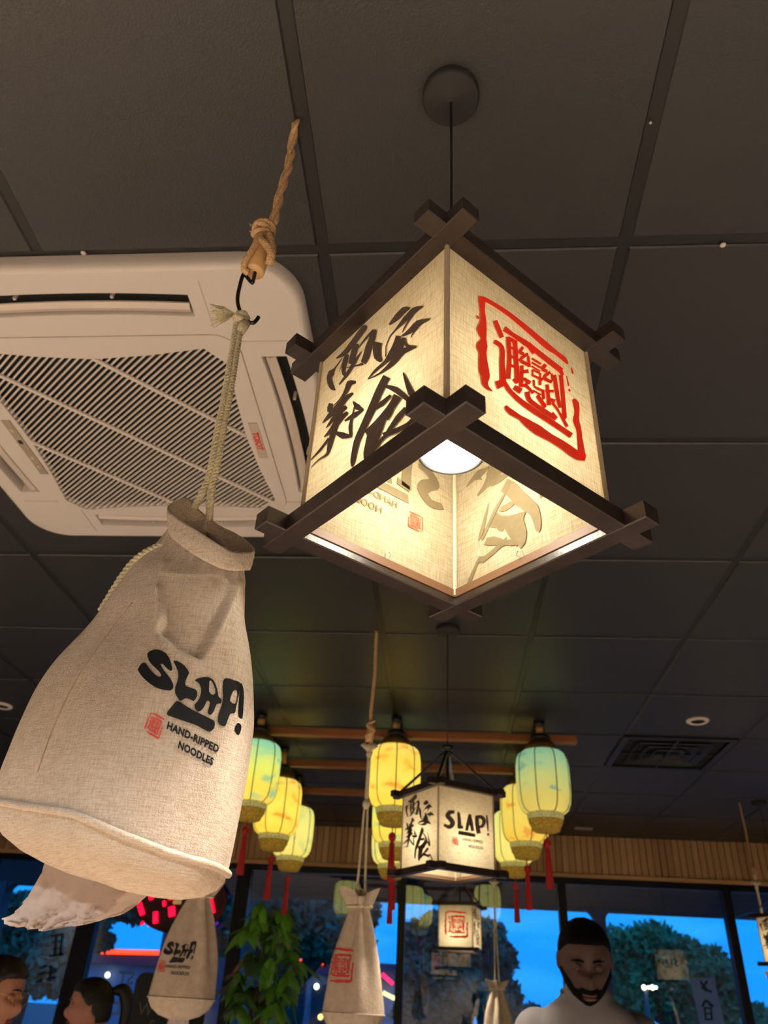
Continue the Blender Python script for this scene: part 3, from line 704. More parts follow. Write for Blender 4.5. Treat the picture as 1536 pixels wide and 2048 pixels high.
SEAL = [[-689,2058,-681,2128,-671,2071,-661,2140,-646,2088,-630,2159,-613,2104,-589,2177,-569,2117,-541,2191,-516,2129,-485,2203,-454,2140,-421,2213,-383,2147,-348,2224,-305,2152,-266,2233,-222,2153,-178,2237,-134,2146,-85,2235,-39,2135,14,2229,56,2123,114,2221,157,2110,218,2212,258,2096,323,2203,345,2085,413,2196,412,2088,471,2188,461,2095,513,2184,509,2101,554,2179,557,2099,606,2181,604,2097,658,2183,639,2091,702,2180,671,2091,723,2155,696,2086,731,2126,716,2085,732,2103],
 [-684,2095,-593,2169,-679,2043,-598,2109,-674,1969,-603,2027,-669,1900,-607,1951,-670,1839,-601,1896,-671,1785,-595,1846,-675,1739,-593,1795,-688,1699,-594,1747,-706,1654,-598,1712,-720,1596,-594,1693,-703,1557,-599,1655,-683,1529,-599,1608,-668,1506,-603,1554,-687,1468,-598,1511,-711,1423,-598,1473,-734,1366,-591,1454,-725,1328,-599,1427,-712,1303,-605,1391,-700,1280,-611,1349,-702,1241,-607,1310,-705,1197,-604,1270,-707,1153,-600,1232,-708,1109,-595,1194,-708,1066,-589,1157,-707,1025,-583,1130,-695,1001,-582,1108,-683,988,-578,1087,-677,984,-576,1052,-677,971,-585,1012,-682,942,-596,983,-683,907,-601,967,-669,885,-603,949,-650,871,-600,928,-626,864,-593,911,-596,865,-577,900,-564,872,-553,893,-541,880,-537,887],
 [-383,781,-356,817,-370,765,-333,815,-348,746,-303,810,-317,730,-269,810,-273,734,-235,807,-225,742,-191,807,-182,748,-149,806,-154,737,-108,812,-128,725,-71,816,-95,714,-30,822,-49,707,21,826,2,701,78,831,55,696,137,837,116,703,191,832,179,710,248,829,241,719,303,826,298,722,361,831,353,725,418,837,403,726,475,841,449,723,528,842,493,718,576,842,536,714,623,842,579,711,667,839,624,709,708,838,674,713,743,840,733,733,780,845,787,758,823,856,824,777,854,863],
 [727,1554,765,1598,731,1536,787,1601,738,1516,816,1597,738,1491,841,1577,744,1461,841,1530,746,1419,835,1476,745,1378,825,1423,731,1339,817,1378,712,1295,807,1341,699,1243,805,1314,710,1203,807,1281,727,1171,816,1243,740,1139,822,1200,740,1100,824,1155,736,1057,823,1110,733,1015,821,1071,730,978,824,1039,728,945,827,1009,726,912,829,979,724,878,831,946,722,845,832,915,721,813,834,885,722,783,835,856,723,755,837,829,723,736,838,811],
 [778,2068,799,2086,784,2025,806,2044,790,1983,814,2003],
 [668,1870,683,1883,675,1800,695,1816,683,1729,708,1750],
 [669,1665,701,1703,685,1662,710,1691,701,1658,719,1678],
 [-728,1794,-710,1812,-724,1772,-703,1793,-719,1751,-696,1774],
 [-485,1890,-427,1956,-438,1800,-380,1865,-391,1710,-333,1774],
 [-494,1565,-462,1637,-464,1568,-429,1642,-425,1571,-380,1645,-401,1556,-341,1621,-398,1511,-332,1559,-405,1438,-339,1482,-412,1355,-345,1401,-416,1255,-343,1307,-419,1150,-342,1204,-422,1077,-340,1133],
 [-466,962,-497,1036,-399,1034,-425,1097,-330,1108,-351,1159],
 [-385,1084,-338,1139,-365,1063,-318,1120,-336,1034,-289,1093,-298,1009,-253,1070,-253,990,-208,1057,-202,975,-155,1048,-146,964,-98,1042,-86,958,-39,1037,-23,956,24,1035,41,955,87,1035,104,956,150,1036,167,958,213,1039,232,960,280,1041,301,961,350,1042,373,961,423,1042,440,961,492,1042,506,960,559,1042,568,959,622,1042,611,958,666,1041],
 [-344,1855,-292,1957,-311,1860,-264,1952,-263,1866,-222,1948,-209,1873,-173,1945,-153,1874,-114,1953,-92,1875,-47,1964,-33,1875,18,1973,19,1877,72,1974,68,1878,122,1974,123,1878,178,1972,185,1875,242,1970,253,1870,311,1966,326,1866,383,1962,412,1862,471,1959,502,1857,563,1957,566,1854,629,1955],
 [59,1966,78,1989,65,1944,98,1985,78,1918,124,1976,94,1894,150,1971,122,1890,168,1958,150,1890,187,1947,170,1891,201,1938],
 [540,1876,604,1940,560,1846,617,1902,581,1817,629,1864],
 [-294,1799,-237,1844,-292,1725,-234,1771,-290,1621,-232,1665,-293,1513,-234,1553,-306,1392,-246,1429,-323,1267,-262,1302,-335,1179,-274,1215],
 [-279,1784,-254,1836,-227,1783,-196,1846,-174,1782,-137,1856],
 [-195,1817,-128,1868,-196,1752,-129,1802,-197,1661,-130,1711,-197,1576,-131,1625,-197,1508,-132,1556,-197,1445,-132,1493,-197,1384,-132,1430,-198,1317,-133,1363,-199,1252,-135,1297,-200,1207,-136,1251],
 [-269,1658,-253,1698,-221,1671,-205,1711,-172,1683,-156,1724],
 [-271,1533,-253,1573,-223,1540,-205,1580,-175,1547,-156,1587],
 [-279,1400,-262,1438,-228,1409,-210,1448,-176,1418,-158,1457],
 [-239,1232,-220,1260,-213,1216,-185,1258,-187,1201,-150,1257],
 [-52,1835,-20,1837,-75,1796,-37,1799,-105,1742,-60,1751,-124,1688,-65,1736,-91,1681,-69,1740,-56,1703,-47,1750,-33,1720,-26,1759],
 [27,1794,47,1777,-19,1739,4,1720,-83,1660,-51,1647,-125,1580,-67,1623,-83,1561,-50,1624,-20,1576,5,1634,25,1589,49,1643],
 [18,1737,51,1763,19,1656,58,1686,20,1576,64,1611],
 [34,1876,59,1911,75,1851,108,1896,116,1826,156,1882],
 [82,1734,100,1769,156,1742,174,1777,230,1750,249,1786],
 [77,1671,94,1706,150,1681,168,1715,224,1690,242,1725],
 [69,1611,85,1641,139,1619,155,1650,209,1628,225,1659],
 [77,1580,104,1598,73,1535,100,1553,69,1490,96,1508],
 [83,1571,98,1602,146,1581,161,1612,210,1591,225,1622],
 [204,1613,234,1630,195,1571,225,1588,187,1530,217,1546],
 [58,1478,72,1511,148,1498,165,1538,239,1519,260,1566],
 [79,1432,109,1453,79,1387,108,1407,78,1342,108,1362],
 [177,1502,223,1532,174,1458,217,1486,171,1415,211,1440],
 [85,1329,100,1362,159,1341,177,1380,234,1353,256,1399],
 [206,1365,251,1397,206,1302,252,1334,207,1239,252,1271],
 [52,1260,67,1289,120,1270,135,1299,188,1280,203,1309],
 [106,1222,152,1276,159,1179,209,1238,211,1136,266,1199],
 [-102,1520,-53,1551,-124,1352,-70,1385,-146,1189,-87,1224],
 [-116,1396,-119,1425,-47,1445,-50,1485,24,1494,20,1546],
 [-80,1337,-54,1382,-32,1331,0,1386,16,1325,54,1390],
 [-135,1205,-127,1247,-106,1220,-97,1263,-66,1240,-52,1285,-33,1250,-7,1298,-3,1243,31,1289,27,1226,62,1270,48,1213,83,1256],
 [-13,1375,24,1382,-40,1317,-3,1324,-66,1259,-29,1266],
 [300,1819,344,1814,279,1786,324,1782,249,1737,300,1743,231,1683,294,1736,263,1674,297,1737,301,1687,324,1742,327,1698,347,1747],
 [377,1757,399,1739,334,1709,361,1690,275,1639,312,1628,236,1562,301,1614,281,1549,317,1613,344,1566,370,1622,390,1581,412,1629],
 [393,1727,425,1752,394,1673,434,1705,394,1620,442,1657],
 [285,1498,338,1536,282,1348,340,1389,279,1202,343,1246],
 [268,1378,271,1410,340,1421,345,1459,414,1465,419,1507],
 [278,1283,300,1331,340,1295,366,1352,403,1307,433,1372],
 [348,1272,384,1317,370,1264,403,1305,401,1249,433,1286,437,1224,468,1257,478,1172,516,1211,524,1110,568,1154,556,1065,606,1114],
 [422,1724,487,1774,425,1655,491,1705,430,1558,496,1608,435,1468,502,1519,445,1391,508,1439,456,1322,514,1366,464,1275,518,1315],
 [539,1801,606,1851,538,1734,606,1783,537,1637,605,1686,534,1532,603,1579,528,1407,598,1454,521,1275,593,1322,516,1182,589,1229],
 [488,1177,507,1212,528,1179,551,1222,569,1182,595,1231],
 [-241,1103,-206,1174,-192,1102,-149,1185,-142,1100,-93,1197],
 [-61,1176,10,1229,-59,1149,11,1201,-53,1110,13,1167,-36,1077,23,1142,-5,1062,45,1132,34,1056,79,1128,78,1054,122,1125,130,1052,173,1124,188,1053,231,1126,244,1055,287,1128,299,1057,341,1129,352,1060,394,1131,389,1062,430,1132],
 [343,1142,365,1165,362,1105,401,1146,382,1068,437,1126],
 [159,1183,195,1225,193,1156,231,1199,227,1129,266,1174]]
def strips(data, s=1e-4, ox=0.0, oy=0.0, fat=1.12):
    """list of (verts2d, faces) of the strokes"""
    vs = []; fs = []
    for row in data:
        o = len(vs); n = len(row) // 4
        for i in range(n):
            a = row[i * 4:i * 4 + 4]; mx_, my_ = (a[0] + a[2]) / 2, (a[1] + a[3]) / 2; vs += [((mx_ + (a[0] - mx_) * fat) * s + ox, (my_ + (a[1] - my_) * fat) * s + oy), ((mx_ + (a[2] - mx_) * fat) * s + ox, (my_ + (a[3] - my_) * fat) * s + oy)]
        fs += [(o + 2 * i, o + 2 * i + 1, o + 2 * i + 3, o + 2 * i + 2) for i in range(n - 1)]
    return vs, fs
# SLAP! wordmark, outlines as drawn on the big bag (image-plane units), hole loops follow their outline
WORD = {
 'S': [[(210,150),(290,112),(380,130),(450,190),(490,290),(497,355),(470,360),(430,330),(390,285),(370,280),(365,300),(400,360),(460,430),(505,510),(510,560),(480,595),(410,590),(330,570),(240,520),(150,440),(95,360),(100,330),(140,275),(180,270),(205,300),(240,350),(300,410),(350,435),(368,415),(350,380),(290,320),(240,270),(210,210)]],
 'L': [[(515,250),(560,250),(640,300),(695,380),(680,430),(655,490),(660,540),(720,565),(780,590),(795,640),(780,690),(750,720),(720,705),(670,690),(640,695),(600,720),(570,695),(535,630),(535,560),(555,500),(570,440),(565,370),(540,310)]],
 'A': [[(765,475),(830,445),(910,438),(970,460),(1010,520),(1035,600),(1045,665),(1080,700),(1075,745),(1030,755),(1010,790),(985,850),(960,880),(930,880),(920,850),(935,790),(945,745),(930,720),(905,725),(890,760),(860,810),(830,840),(795,840),(765,800),(765,760),(800,720),(830,660),(840,600),(830,540),(800,500)],[(940,485),(965,490),(1000,560),(1010,620),(990,645),(960,640),(935,600),(935,540)]],
 'P': [[(1115,460),(1160,452),(1230,475),(1300,505),(1295,590),(1275,700),(1255,790),(1240,860),(1190,870),(1160,930),(1130,1010),(1095,1018),(1050,990),(1038,940),(1050,870),(1080,780),(1100,680),(1095,590),(1100,500)],[(1245,590),(1270,620),(1262,700),(1245,750),(1210,745),(1183,715),(1195,660),(1220,605)]],
 'mark': [[(1310,505),(1340,570),(1347,680),(1340,800),(1330,920),(1305,925),(1280,890),(1280,800),(1290,690),(1295,600)]],
 'dot': [[(1275,980),(1310,1000),(1315,1050),(1295,1110),(1270,1122),(1240,1080),(1240,1030)]],
 'bar': [[(440,855),(490,790),(545,725),(590,730),(640,765),(740,825),(860,885),(960,935),(1000,965),(995,1040),(940,1082),(870,1055),(790,1010),(690,975),(560,930),(450,890)]],
}
def smooth_loop(lp, n=3): return [(p.x, p.y) for p in cr([Vector((x, y)) for x, y in lp], n, True)]
WORD_R = {}
for k_, lps in WORD.items():                                        # upright wordmark, unit = total width
    WORD_R[k_] = [smooth_loop([((x - 95) / 1255, -(y - 0.46 * (x - 95) - 20) / 1255) for x, y in lp]) for lp in lps]
def wordmark_flat(width, x0, ytop, vscale=0.92):
    mb = MB()
    for k_, lps in WORD_R.items():
        V, F = tri_fill(lps); mb.add([(x0 + x * width, ytop + y * width * vscale, 0) for x, y in V], F)
    return mb
TXT1 = text_mesh('HAND-RIPPED', 1.0, 0.018, 'RIGHT', 1.02); TXT2 = text_mesh('NOODLES', 1.0, 0.018, 'RIGHT', 1.02)

LAMPWORD = [[(822,1042,34),(775,1046,46),(748,1085,48),(788,1132,52),(800,1172,50),(765,1205,44),(708,1182,26)], [(862,1040,26),(872,1130,38),(872,1212,44)], [(858,1208,30),(912,1204,34)],
            [(990,1062,32),(968,1150,36),(948,1242,32)], [(985,1070,26),(1000,1150,38),(1014,1245,36)], [(955,1172,24),(1008,1172,24)],
            [(1064,1082,42),(1064,1170,46),(1080,1270,46)], [(1052,1092,34),(1112,1092,42),(1142,1130,42),(1124,1186,36),(1078,1202,26)],
            [(1172,1068,16),(1178,1150,24),(1183,1244,12)], [(1183,1266,24),(1184,1292,22)], [(862,1262,40),(950,1276,42),(1042,1292,36)]]
def lamp_wordmark():
    mb = MB()
    def pan(x, y):
        u = (x - 650) / 600; yt = 745 + (x - 650) * 0.183; yb = 1580 + (x - 650) * 0.146
        return (-0.1128 + 0.2256 * u, 0.0185 + 0.2385 * (yb - y) / (yb - yt))
    for st_ in LAMPWORD:
        P_ = cr([Vector((q[0], q[1])) for q in st_], 4); n = len(P_); W_ = []
        for i in range(n):
            t = i / (n - 1) * (len(st_) - 1); k = min(int(t), len(st_) - 2); W_.append(st_[k][2] + (st_[k + 1][2] - st_[k][2]) * (t - k))
        o = len(mb.v)
        for i, p in enumerate(P_):
            t = (P_[min(i + 1, n - 1)] - P_[max(i - 1, 0)]).normalized(); nn = Vector((-t.y, t.x)) * W_[i] / 2
            mb.v += [pan(*(p + nn)), pan(*(p - nn))]
        mb.f += [(o + 2 * i, o + 2 * i + 1, o + 2 * i + 3, o + 2 * i + 2) for i in range(n - 1)]
    return mb
PA = 0.1128                    # half side of the shade
def onface(k, vs, out):
    """panel coordinates -> lamp coordinates on face k (0: -y, 1: +x, 2: +y, 3: -x); out = distance outside the linen"""
    a = k * PI / 2; R = Matrix.Rotation(a, 3, 'Z')
    return [R @ Vector((q[0], -(PA + out), q[1])) for q in vs]
print_cache = {}
def print_obj(kind, k, inner, parent):
    key = (kind, k, inner)
    if key in print_cache:
        out = []
        for src in print_cache[key]:
            o = src.copy(); C.objects.link(o); o.parent = parent
        return
    out = -0.0016 if inner else 0.0012
    res = []
    def put(name, vs, fs, mat):
        o = raw(name, MB().add(onface(k, vs, out), fs), mat, parent); res.append(o)
    if kind == 'xian':
        vs, fs = strips(XIAN, fat=1.03); put('brush_lettering', vs, fs, MT_INKB_IN if inner else MT_INKB)
    elif kind == 'seal':
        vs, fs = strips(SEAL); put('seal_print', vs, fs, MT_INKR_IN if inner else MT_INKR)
    else:
        w = lamp_wordmark(); put('wordmark_print', w.v, w.f, MT_INKB_IN if inner else MT_INKB)
        vs = [(0.066 + x * 0.0128, 0.0975 + y * 0.0128) for x, y in TXT1[0]]; o_ = len(vs)
        vs += [(0.066 + x * 0.0128, 0.0790 + y * 0.0128) for x, y in TXT2[0]]
        put('small_lettering', vs, TXT1[1] + [tuple(i + o_ for i in f) for f in TXT2[1]], MT_INKB_IN if inner else MT_INKB)
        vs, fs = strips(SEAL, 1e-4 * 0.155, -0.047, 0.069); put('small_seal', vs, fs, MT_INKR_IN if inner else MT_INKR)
    print_cache[key] = res
FACES = ['xian', 'seal', 'xian', 'slap']
proto = {}
def part_of(root, key, name, build, mat, smooth=False):
    """first lamp builds the mesh, later lamps copy the part"""
    if key in proto:
        o = proto[key].copy(); C.objects.link(o); o.parent = root
    else:
        o = mk(name, build(), mat, root, smooth, True); proto[key] = o
    return o
def pendant(name, label, loc, psi, ceil_z, group, power):
    t = thing(name, label, 'lamp', loc, psi, group)
    bi, bw, ext = 0.1090, 0.0225, 0.024
    for lev, z0 in (('low', 0.0), ('up', 0.2561)):
        for k in range(4):
            R = Matrix.Rotation(k * PI / 2, 3, 'Z'); z = z0 + 0.0095 + (0.0007 if k % 2 else 0)
            key = 'beam%s%d' % (lev, k)
            def b_(R=R, z=z): return MB().bar(R @ Vector((-(bi + bw + ext), -(bi + bw / 2), z)), R @ Vector((bi + bw + ext, -(bi + bw / 2), z)), bw, 0.0205, bev=0.0012)
            part_of(t, key, 'frame_beam', b_, MT_FRAME)
    for k in range(4):
        def p_(k=k):
            n = 10; rows = []
            for j in range(n + 1):
                rows.append(onface(k, [(-PA + 2 * PA * i / n, 0.0185 + 0.2385 * j / n) for i in range(n + 1)], 0))
            return MB().grid(rows)
        o = part_of(t, 'panel%d' % k, 'linen_panel', p_, MT_SHADE)
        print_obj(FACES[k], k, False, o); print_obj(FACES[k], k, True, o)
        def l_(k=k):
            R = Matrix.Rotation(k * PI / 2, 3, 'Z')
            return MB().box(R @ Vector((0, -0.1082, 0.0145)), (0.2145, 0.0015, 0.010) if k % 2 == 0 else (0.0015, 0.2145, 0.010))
        part_of(t, 'liner%d' % k, 'lit_inner_strip', l_, MT_LITWOOD)
        def c_(k=k):
            R = Matrix.Rotation(k * PI / 2, 3, 'Z'); q = R @ Vector((-PA, -PA, 0))
            return MB().tube([(q.x, q.y, 0.0185), (q.x, q.y, 0.257)], 0.0028, 8)
        part_of(t, 'cst%d' % k, 'corner_strip', c_, MT_CORNER)
        def ci_(k=k):
            R = Matrix.Rotation(k * PI / 2, 3, 'Z'); q = R @ Vector((-PA + 0.0045, -PA + 0.0045, 0))
            return MB().tube([(q.x, q.y, 0.012), (q.x, q.y, 0.255)], 0.0028, 6)
        part_of(t, 'cin%d' % k, 'inner_corner_rod', ci_, MT_LINER)
        def clip_(k=k):
            R = Matrix.Rotation(k * PI / 2, 3, 'Z')
            return MB().tube([R @ Vector(q) for q in ((-0.004, -0.1068, 0.019), (-0.004, -0.103, 0.024), (0.001, -0.102, 0.026), (0.004, -0.103, 0.022), (0.002, -0.1068, 0.019))], 0.0009, 6)
        part_of(t, 'clip%d' % k, 'wire_clip', clip_, MT_WHITE2)
        def s_(k=k):
            R = Matrix.Rotation(k * PI / 2, 3, 'Z'); q = R @ Vector((-(bi + bw / 2), -(bi + bw / 2), 0.276))
            return MB().bar((q.x, q.y, q.z), (q.x * 0.06, q.y * 0.06, 0.412), 0.011, 0.006)
        part_of(t, 'strut%d' % k, 'strut', s_, MT_FRAME)
    part_of(t, 'hub', 'hub', lambda: MB().lathe([(0.004, 0.436), (0.022, 0.432), (0.024, 0.424), (0.012, 0.420), (0.012, 0.398), (0.006, 0.394)], n=20), MT_BLACK, True)
    part_of(t, 'stem', 'stem', lambda: MB().tube([(0, 0, 0.40), (0, 0, 0.215)], 0.006, 10), MT_BLACK)
    part_of(t, 'socket', 'lamp_socket', lambda: MB().lathe([(0.014, 0.225), (0.017, 0.205), (0.019, 0.180), (0.010, 0.178)], n=24), MT_BLACK, True)
    part_of(t, 'rim', 'bulb_rim', lambda: MB().lathe([(0.0375, 0.116), (0.038, 0.107), (0.035, 0.1055), (0.0345, 0.110)], n=36, cap0=False, cap1=False), MT_BLACK, True)
    bulb = part_of(t, 'bulb', 'bulb', lambda: MB().lathe([(0.012, 0.180), (0.018, 0.165), (0.030, 0.138), (0.0372, 0.118), (0.036, 0.112)], n=36), MT_BULB, True)
    if 'lens' in proto:
        o = proto['lens'].copy(); C.objects.link(o); o.parent = bulb
    else:
        proto['lens'] = mk('bulb_lens', MB().lathe([(0.0342, 0.1085), (0.030, 0.1065), (0.018, 0.1045), (0.002, 0.104)], n=36, cap0=True), MT_LENS, bulb, True, True)
    top = ceil_z - loc[2]
    mk('cord', MB().tube([(0, 0, 0.43), (0.001, 0, (0.43 + top) / 2), (0, 0, top - 0.02)], 0.0022, 6), MT_BLACK, t, True, True)
    mk('canopy', MB().lathe([(0.004, -0.030), (0.007, -0.024), (0.044, -0.0225), (0.047, -0.018), (0.047, -0.001)], (0, 0, top), 32), MT_CANOPY, t, True, True)
    lamp_light('shade_light', (0, 0, 0.096), power * 0.40, (1.0, 0.90, 0.70), 0.028, parent=t)
    lamp_light('bulb_beam', (0, 0, 0.098), power * 4, (1.0, 0.86, 0.68), 0.03, 'SPOT', math.radians(82), t, 0.5)
    return t
MT_BULB = M('frosted_bulb_glass', (250, 240, 214), 0.5, emit=(255, 241, 212), estr=17.0)
MT_LENS = M('bulb_lens_glow', (240, 250, 255), 0.2, emit=(232, 250, 255), estr=3.0, bump=0.8, bscale=420)
MT_CANOPY = M('matt_black_canopy', (30, 29, 28), 0.8)
LG = 'linen pendant lamps'
pendant('pendant_lamp', 'nearest large square linen pendant lamp with glowing bulb and red seal at upper right', (0.0068, 0.65, 0.407), math.radians(-47.05), H, LG, 6.0)
pendant('pendant_lamp', 'middle square pendant lamp between the yellow lanterns, black wordmark on its right face', (0.0137, 2.7416, 0.380), math.radians(-236.2), H, LG, 6.0)
pendant('pendant_lamp', 'small far pendant lamp showing a red seal, low in front of the sky', (0.1114, 5.5894, 0.340), math.radians(-106.1), H, LG, 6.0)
pendant('pendant_lamp', 'far pendant lamp cut by the right edge beside a hanging bag', (2.095, 5.35, 0.340), math.radians(-62), H, LG, 6.0)

# ------------------------------------------------------------------ lattice of bars and painted lanterns
LZ = 1.205
for i, (y, xa, xb) in enumerate(((3.89, -1.25, 0.68), (4.50, -1.25, 0.63), (5.16, -1.25, 0.61))):
    o = mk('ceiling_bar', MB().box(((xa + xb) / 2, y, LZ), (xb - xa, 0.045, 0.040), bev=0.004), MT_BAR)
    tag(o, ('nearest', 'middle', 'farthest')[i] + ' of the three brown wooden cross bars carrying the lanterns', 'bar', 'wooden cross bars')
for i, x in enumerate((-1.0, -0.248, 0.497)):
    t = thing('ceiling_beam', ('left', 'middle', 'right')[i] + ' of the three dark round beams running to the windows above the lanterns', 'beam', (x, 3.7, 1.25), group='dark ceiling beams')
    mk('pole', MB().tube([(x, 3.92, 1.256), (x, 5.40, 1.256)], 0.027, 16), MT_BARD, t, True)
    mk('end_cap', MB().tube([(x, 3.905, 1.256), (x, 3.921, 1.256)], 0.028, 16), MT_BLACKP, t, True)

GREENA = lantern_mat('lantern_silk_green', [(0.0, (240, 206, 84)), (0.25, (238, 222, 84)), (0.55, (226, 236, 110)), (0.85, (160, 214, 150)), (1.0, (140, 206, 168))], (86, 178, 150), 0.7, 0.92, 1.0)
GREENB = lantern_mat('lantern_silk_jade', [(0.0, (222, 196, 96)), (0.3, (212, 200, 104)), (0.55, (190, 204, 128)), (0.85, (146, 192, 148)), (1.0, (140, 190, 150))], (92, 158, 136), 0.7, 0.75, 5.0)
ORANA = lantern_mat('lantern_silk_amber', [(0.0, (250, 210, 70)), (0.4, (252, 226, 92)), (0.7, (252, 216, 80)), (1.0, (252, 224, 110))], (240, 150, 44), 0.85, 0.95, 2.0)
ORANB = lantern_mat('lantern_silk_honey', [(0.0, (236, 196, 72)), (0.4, (236, 210, 96)), (0.7, (236, 208, 92)), (1.0, (230, 208, 110))], (224, 140, 52), 0.8, 0.85, 7.0)
PALE = lantern_mat('lantern_silk_pale', [(0.0, (240, 222, 110)), (0.5, (242, 234, 132)), (1.0, (228, 226, 128))], (128, 190, 140), 0.6, 0.88, 4.0)
MT_RIB = M('lantern_rib', (116, 116, 44), 0.6)
lan = {}
def lantern(label, loc, mat, rot, glow):
    t = thing('palace_lantern', label, 'lantern', loc, rot, 'painted lanterns with red tassels')
    def P(key, name, fn, m, smooth=True, parent=None):
        if key in lan and lan[key].data.materials[0] == m:
            o = lan[key].copy(); C.objects.link(o); o.parent = parent or t
        elif key in lan:
            o = lan[key].copy(); o.data = lan[key].data.copy(); C.objects.link(o); o.parent = parent or t; o.data.materials[0] = m
        else:
            o = mk(name, fn(), m, parent or t, smooth, True); lan[key] = o
        return o
    prof = [(0.086, -0.094), (0.104, -0.099), (0.118, -0.112), (0.126, -0.132), (0.131, -0.165), (0.132, -0.235), (0.130, -0.300), (0.125, -0.345), (0.114, -0.372), (0.098, -0.386), (0.084, -0.392)]
    def rad(r, a):
        f = (a / (PI / 4)) % 1.0
        return r * (1.0 - 0.030 * (1 - math.sin(PI * f)) + 0.004)
    def shade():
        rows = []
        for r, z in prof:
            rows.append([(rad(r, 2 * PI * k / 64) * math.cos(2 * PI * k / 64), rad(r, 2 * PI * k / 64) * math.sin(2 * PI * k / 64), z) for k in range(64)])
        return MB().grid(rows, True)
    P('shade', 'silk_shade', shade, mat)
    for k in range(8):
        a = k * PI / 4
        P('rib%d' % k, 'rib', lambda a=a: MB().tube([(rad(r, a) * 1.004 * math.cos(a), rad(r, a) * 1.004 * math.sin(a), z) for r, z in prof], 0.0028, 5), MT_RIB)
    P('cap', 'cap', lambda: MB().lathe([(0.030, -0.022), (0.046, -0.030), (0.048, -0.044), (0.066, -0.052), (0.090, -0.086), (0.088, -0.096), (0.060, -0.080), (0.034, -0.05)], n=28, cap0=False, cap1=False), MT_GOLD)
    P('collar', 'collar', lambda: MB().lathe([(0.012, -0.002), (0.042, -0.010), (0.052, -0.024), (0.050, -0.034), (0.030, -0.036)], n=24), MT_BLACKP)
    hz = H - loc[2]
    mk('hanger_peg', MB().lathe([(0.017, -0.004), (0.020, 0.012), (0.019, hz - 0.026)], n=14), MT_TAN, t, True, True)
    mk('hanger_bracket', MB().lathe([(0.022, hz - 0.030), (0.027, hz - 0.022), (0.029, hz - 0.001)], n=16), MT_BLACKP, t, True, True)
    P('lace', 'lace_band', lambda: MB().lathe([(0.086, -0.388), (0.089, -0.394), (0.086, -0.416), (0.082, -0.420)], n=40, cap0=False, cap1=False), MT_LACE)
    P('cup', 'brocade_cup', lambda: MB().lathe([(0.083, -0.418), (0.080, -0.436), (0.070, -0.452), (0.064, -0.468), (0.056, -0.472)], n=32, cap0=False), MT_CUP)
    ts = P('tcord', 'tassel', lambda: MB().tube([(0, 0, -0.468), (0, 0, -0.51)], 0.003, 6).ell((0, 0, -0.522), (0.019, 0.019, 0.022), 12, 8), MT_TASSEL)
    def skirt():
        rows = []
        for r, z in ((0.005, -0.538), (0.012, -0.556), (0.010, -0.570), (0.013, -0.62), (0.0165, -0.715), (0.012, -0.718)):
            rows.append([(r * (1 + 0.16 * math.cos(9 * 2 * PI * k / 36)) * math.cos(2 * PI * k / 36), r * (1 + 0.16 * math.cos(9 * 2 * PI * k / 36)) * math.sin(2 * PI * k / 36), z) for k in range(36)])
        return MB().grid(rows, True)
    P('skirt', 'tassel_skirt', skirt, MT_TASSEL, True, ts)
    lamp_light('lantern_glow', (0, 0, -0.14), glow, (1.0, 0.86, 0.34), 0.02, parent=t)
    return t
LT = 1.185
lantern('pale green lantern in the front row, partly behind the big canvas bag', (-0.966, 3.85, LT + 0.036), GREENA, 0.25, 5)
lantern('amber lantern in the front row beside the middle pendant lamp', (-0.246, 3.85, LT + 0.036), ORANA, 0.12, 5)
lantern('jade green lantern at the front right above the standing man', (0.491, 3.85, LT + 0.036), GREENB, 0.40, 2)
lantern('amber lantern in the middle row at left, overlapping the front green one', (-0.950, 4.45, LT), ORANA, 0.5, 4)
lantern('green lantern in the middle row, hidden behind the front amber one', (-0.272, 4.45, LT - 0.02), GREENA, 0.1, 3)
lantern('honey coloured lantern in the middle row at right, behind the jade one', (0.452, 4.45, LT + 0.01), ORANB, 0.2, 2)
lantern('pale yellow lantern in the back row at left, farthest of the left column', (-0.969, 5.10, LT - 0.01), PALE, 0.3, 4)
lantern('pale lantern in the back row, lowest of the middle column', (-0.322, 5.10, LT - 0.03), PALE, 0.6, 3)
lantern('pale yellow lantern in the back row at right, farthest of the right column', (0.443, 5.10, LT + 0.01), PALE, 0.0, 2)

# ------------------------------------------------------------------ canvas tissue bags on ropes
def loft(rings, nu, nv):
    """rings of control points -> smooth closed tube of nu x nv vertices"""
    cols = [cr(r, 12, True) for r in rings]
    m = len(cols[0]); out = []
    R2 = []
    for col in cols:                                              # even resampling round the ring by control index
        q_ = []
        for i in range(nu):
            f = i * m / nu; k = int(f); q_.append(col[k % m].lerp(col[(k + 1) % m], f - k))
        R2.append(q_)
    for i in range(nu):
        line = cr([R2[j][i] for j in range(len(R2))], 24)
        L = len(line) - 1
        out.append([line[min(int(k * L / (nv - 1)), L - 1)].lerp(line[min(int(k * L / (nv - 1)), L - 1) + 1], k * L / (nv - 1) - min(int(k * L / (nv - 1)), L - 1)) for k in range(nv)])
    return [[out[i][k] for i in range(nu)] for k in range(nv)]

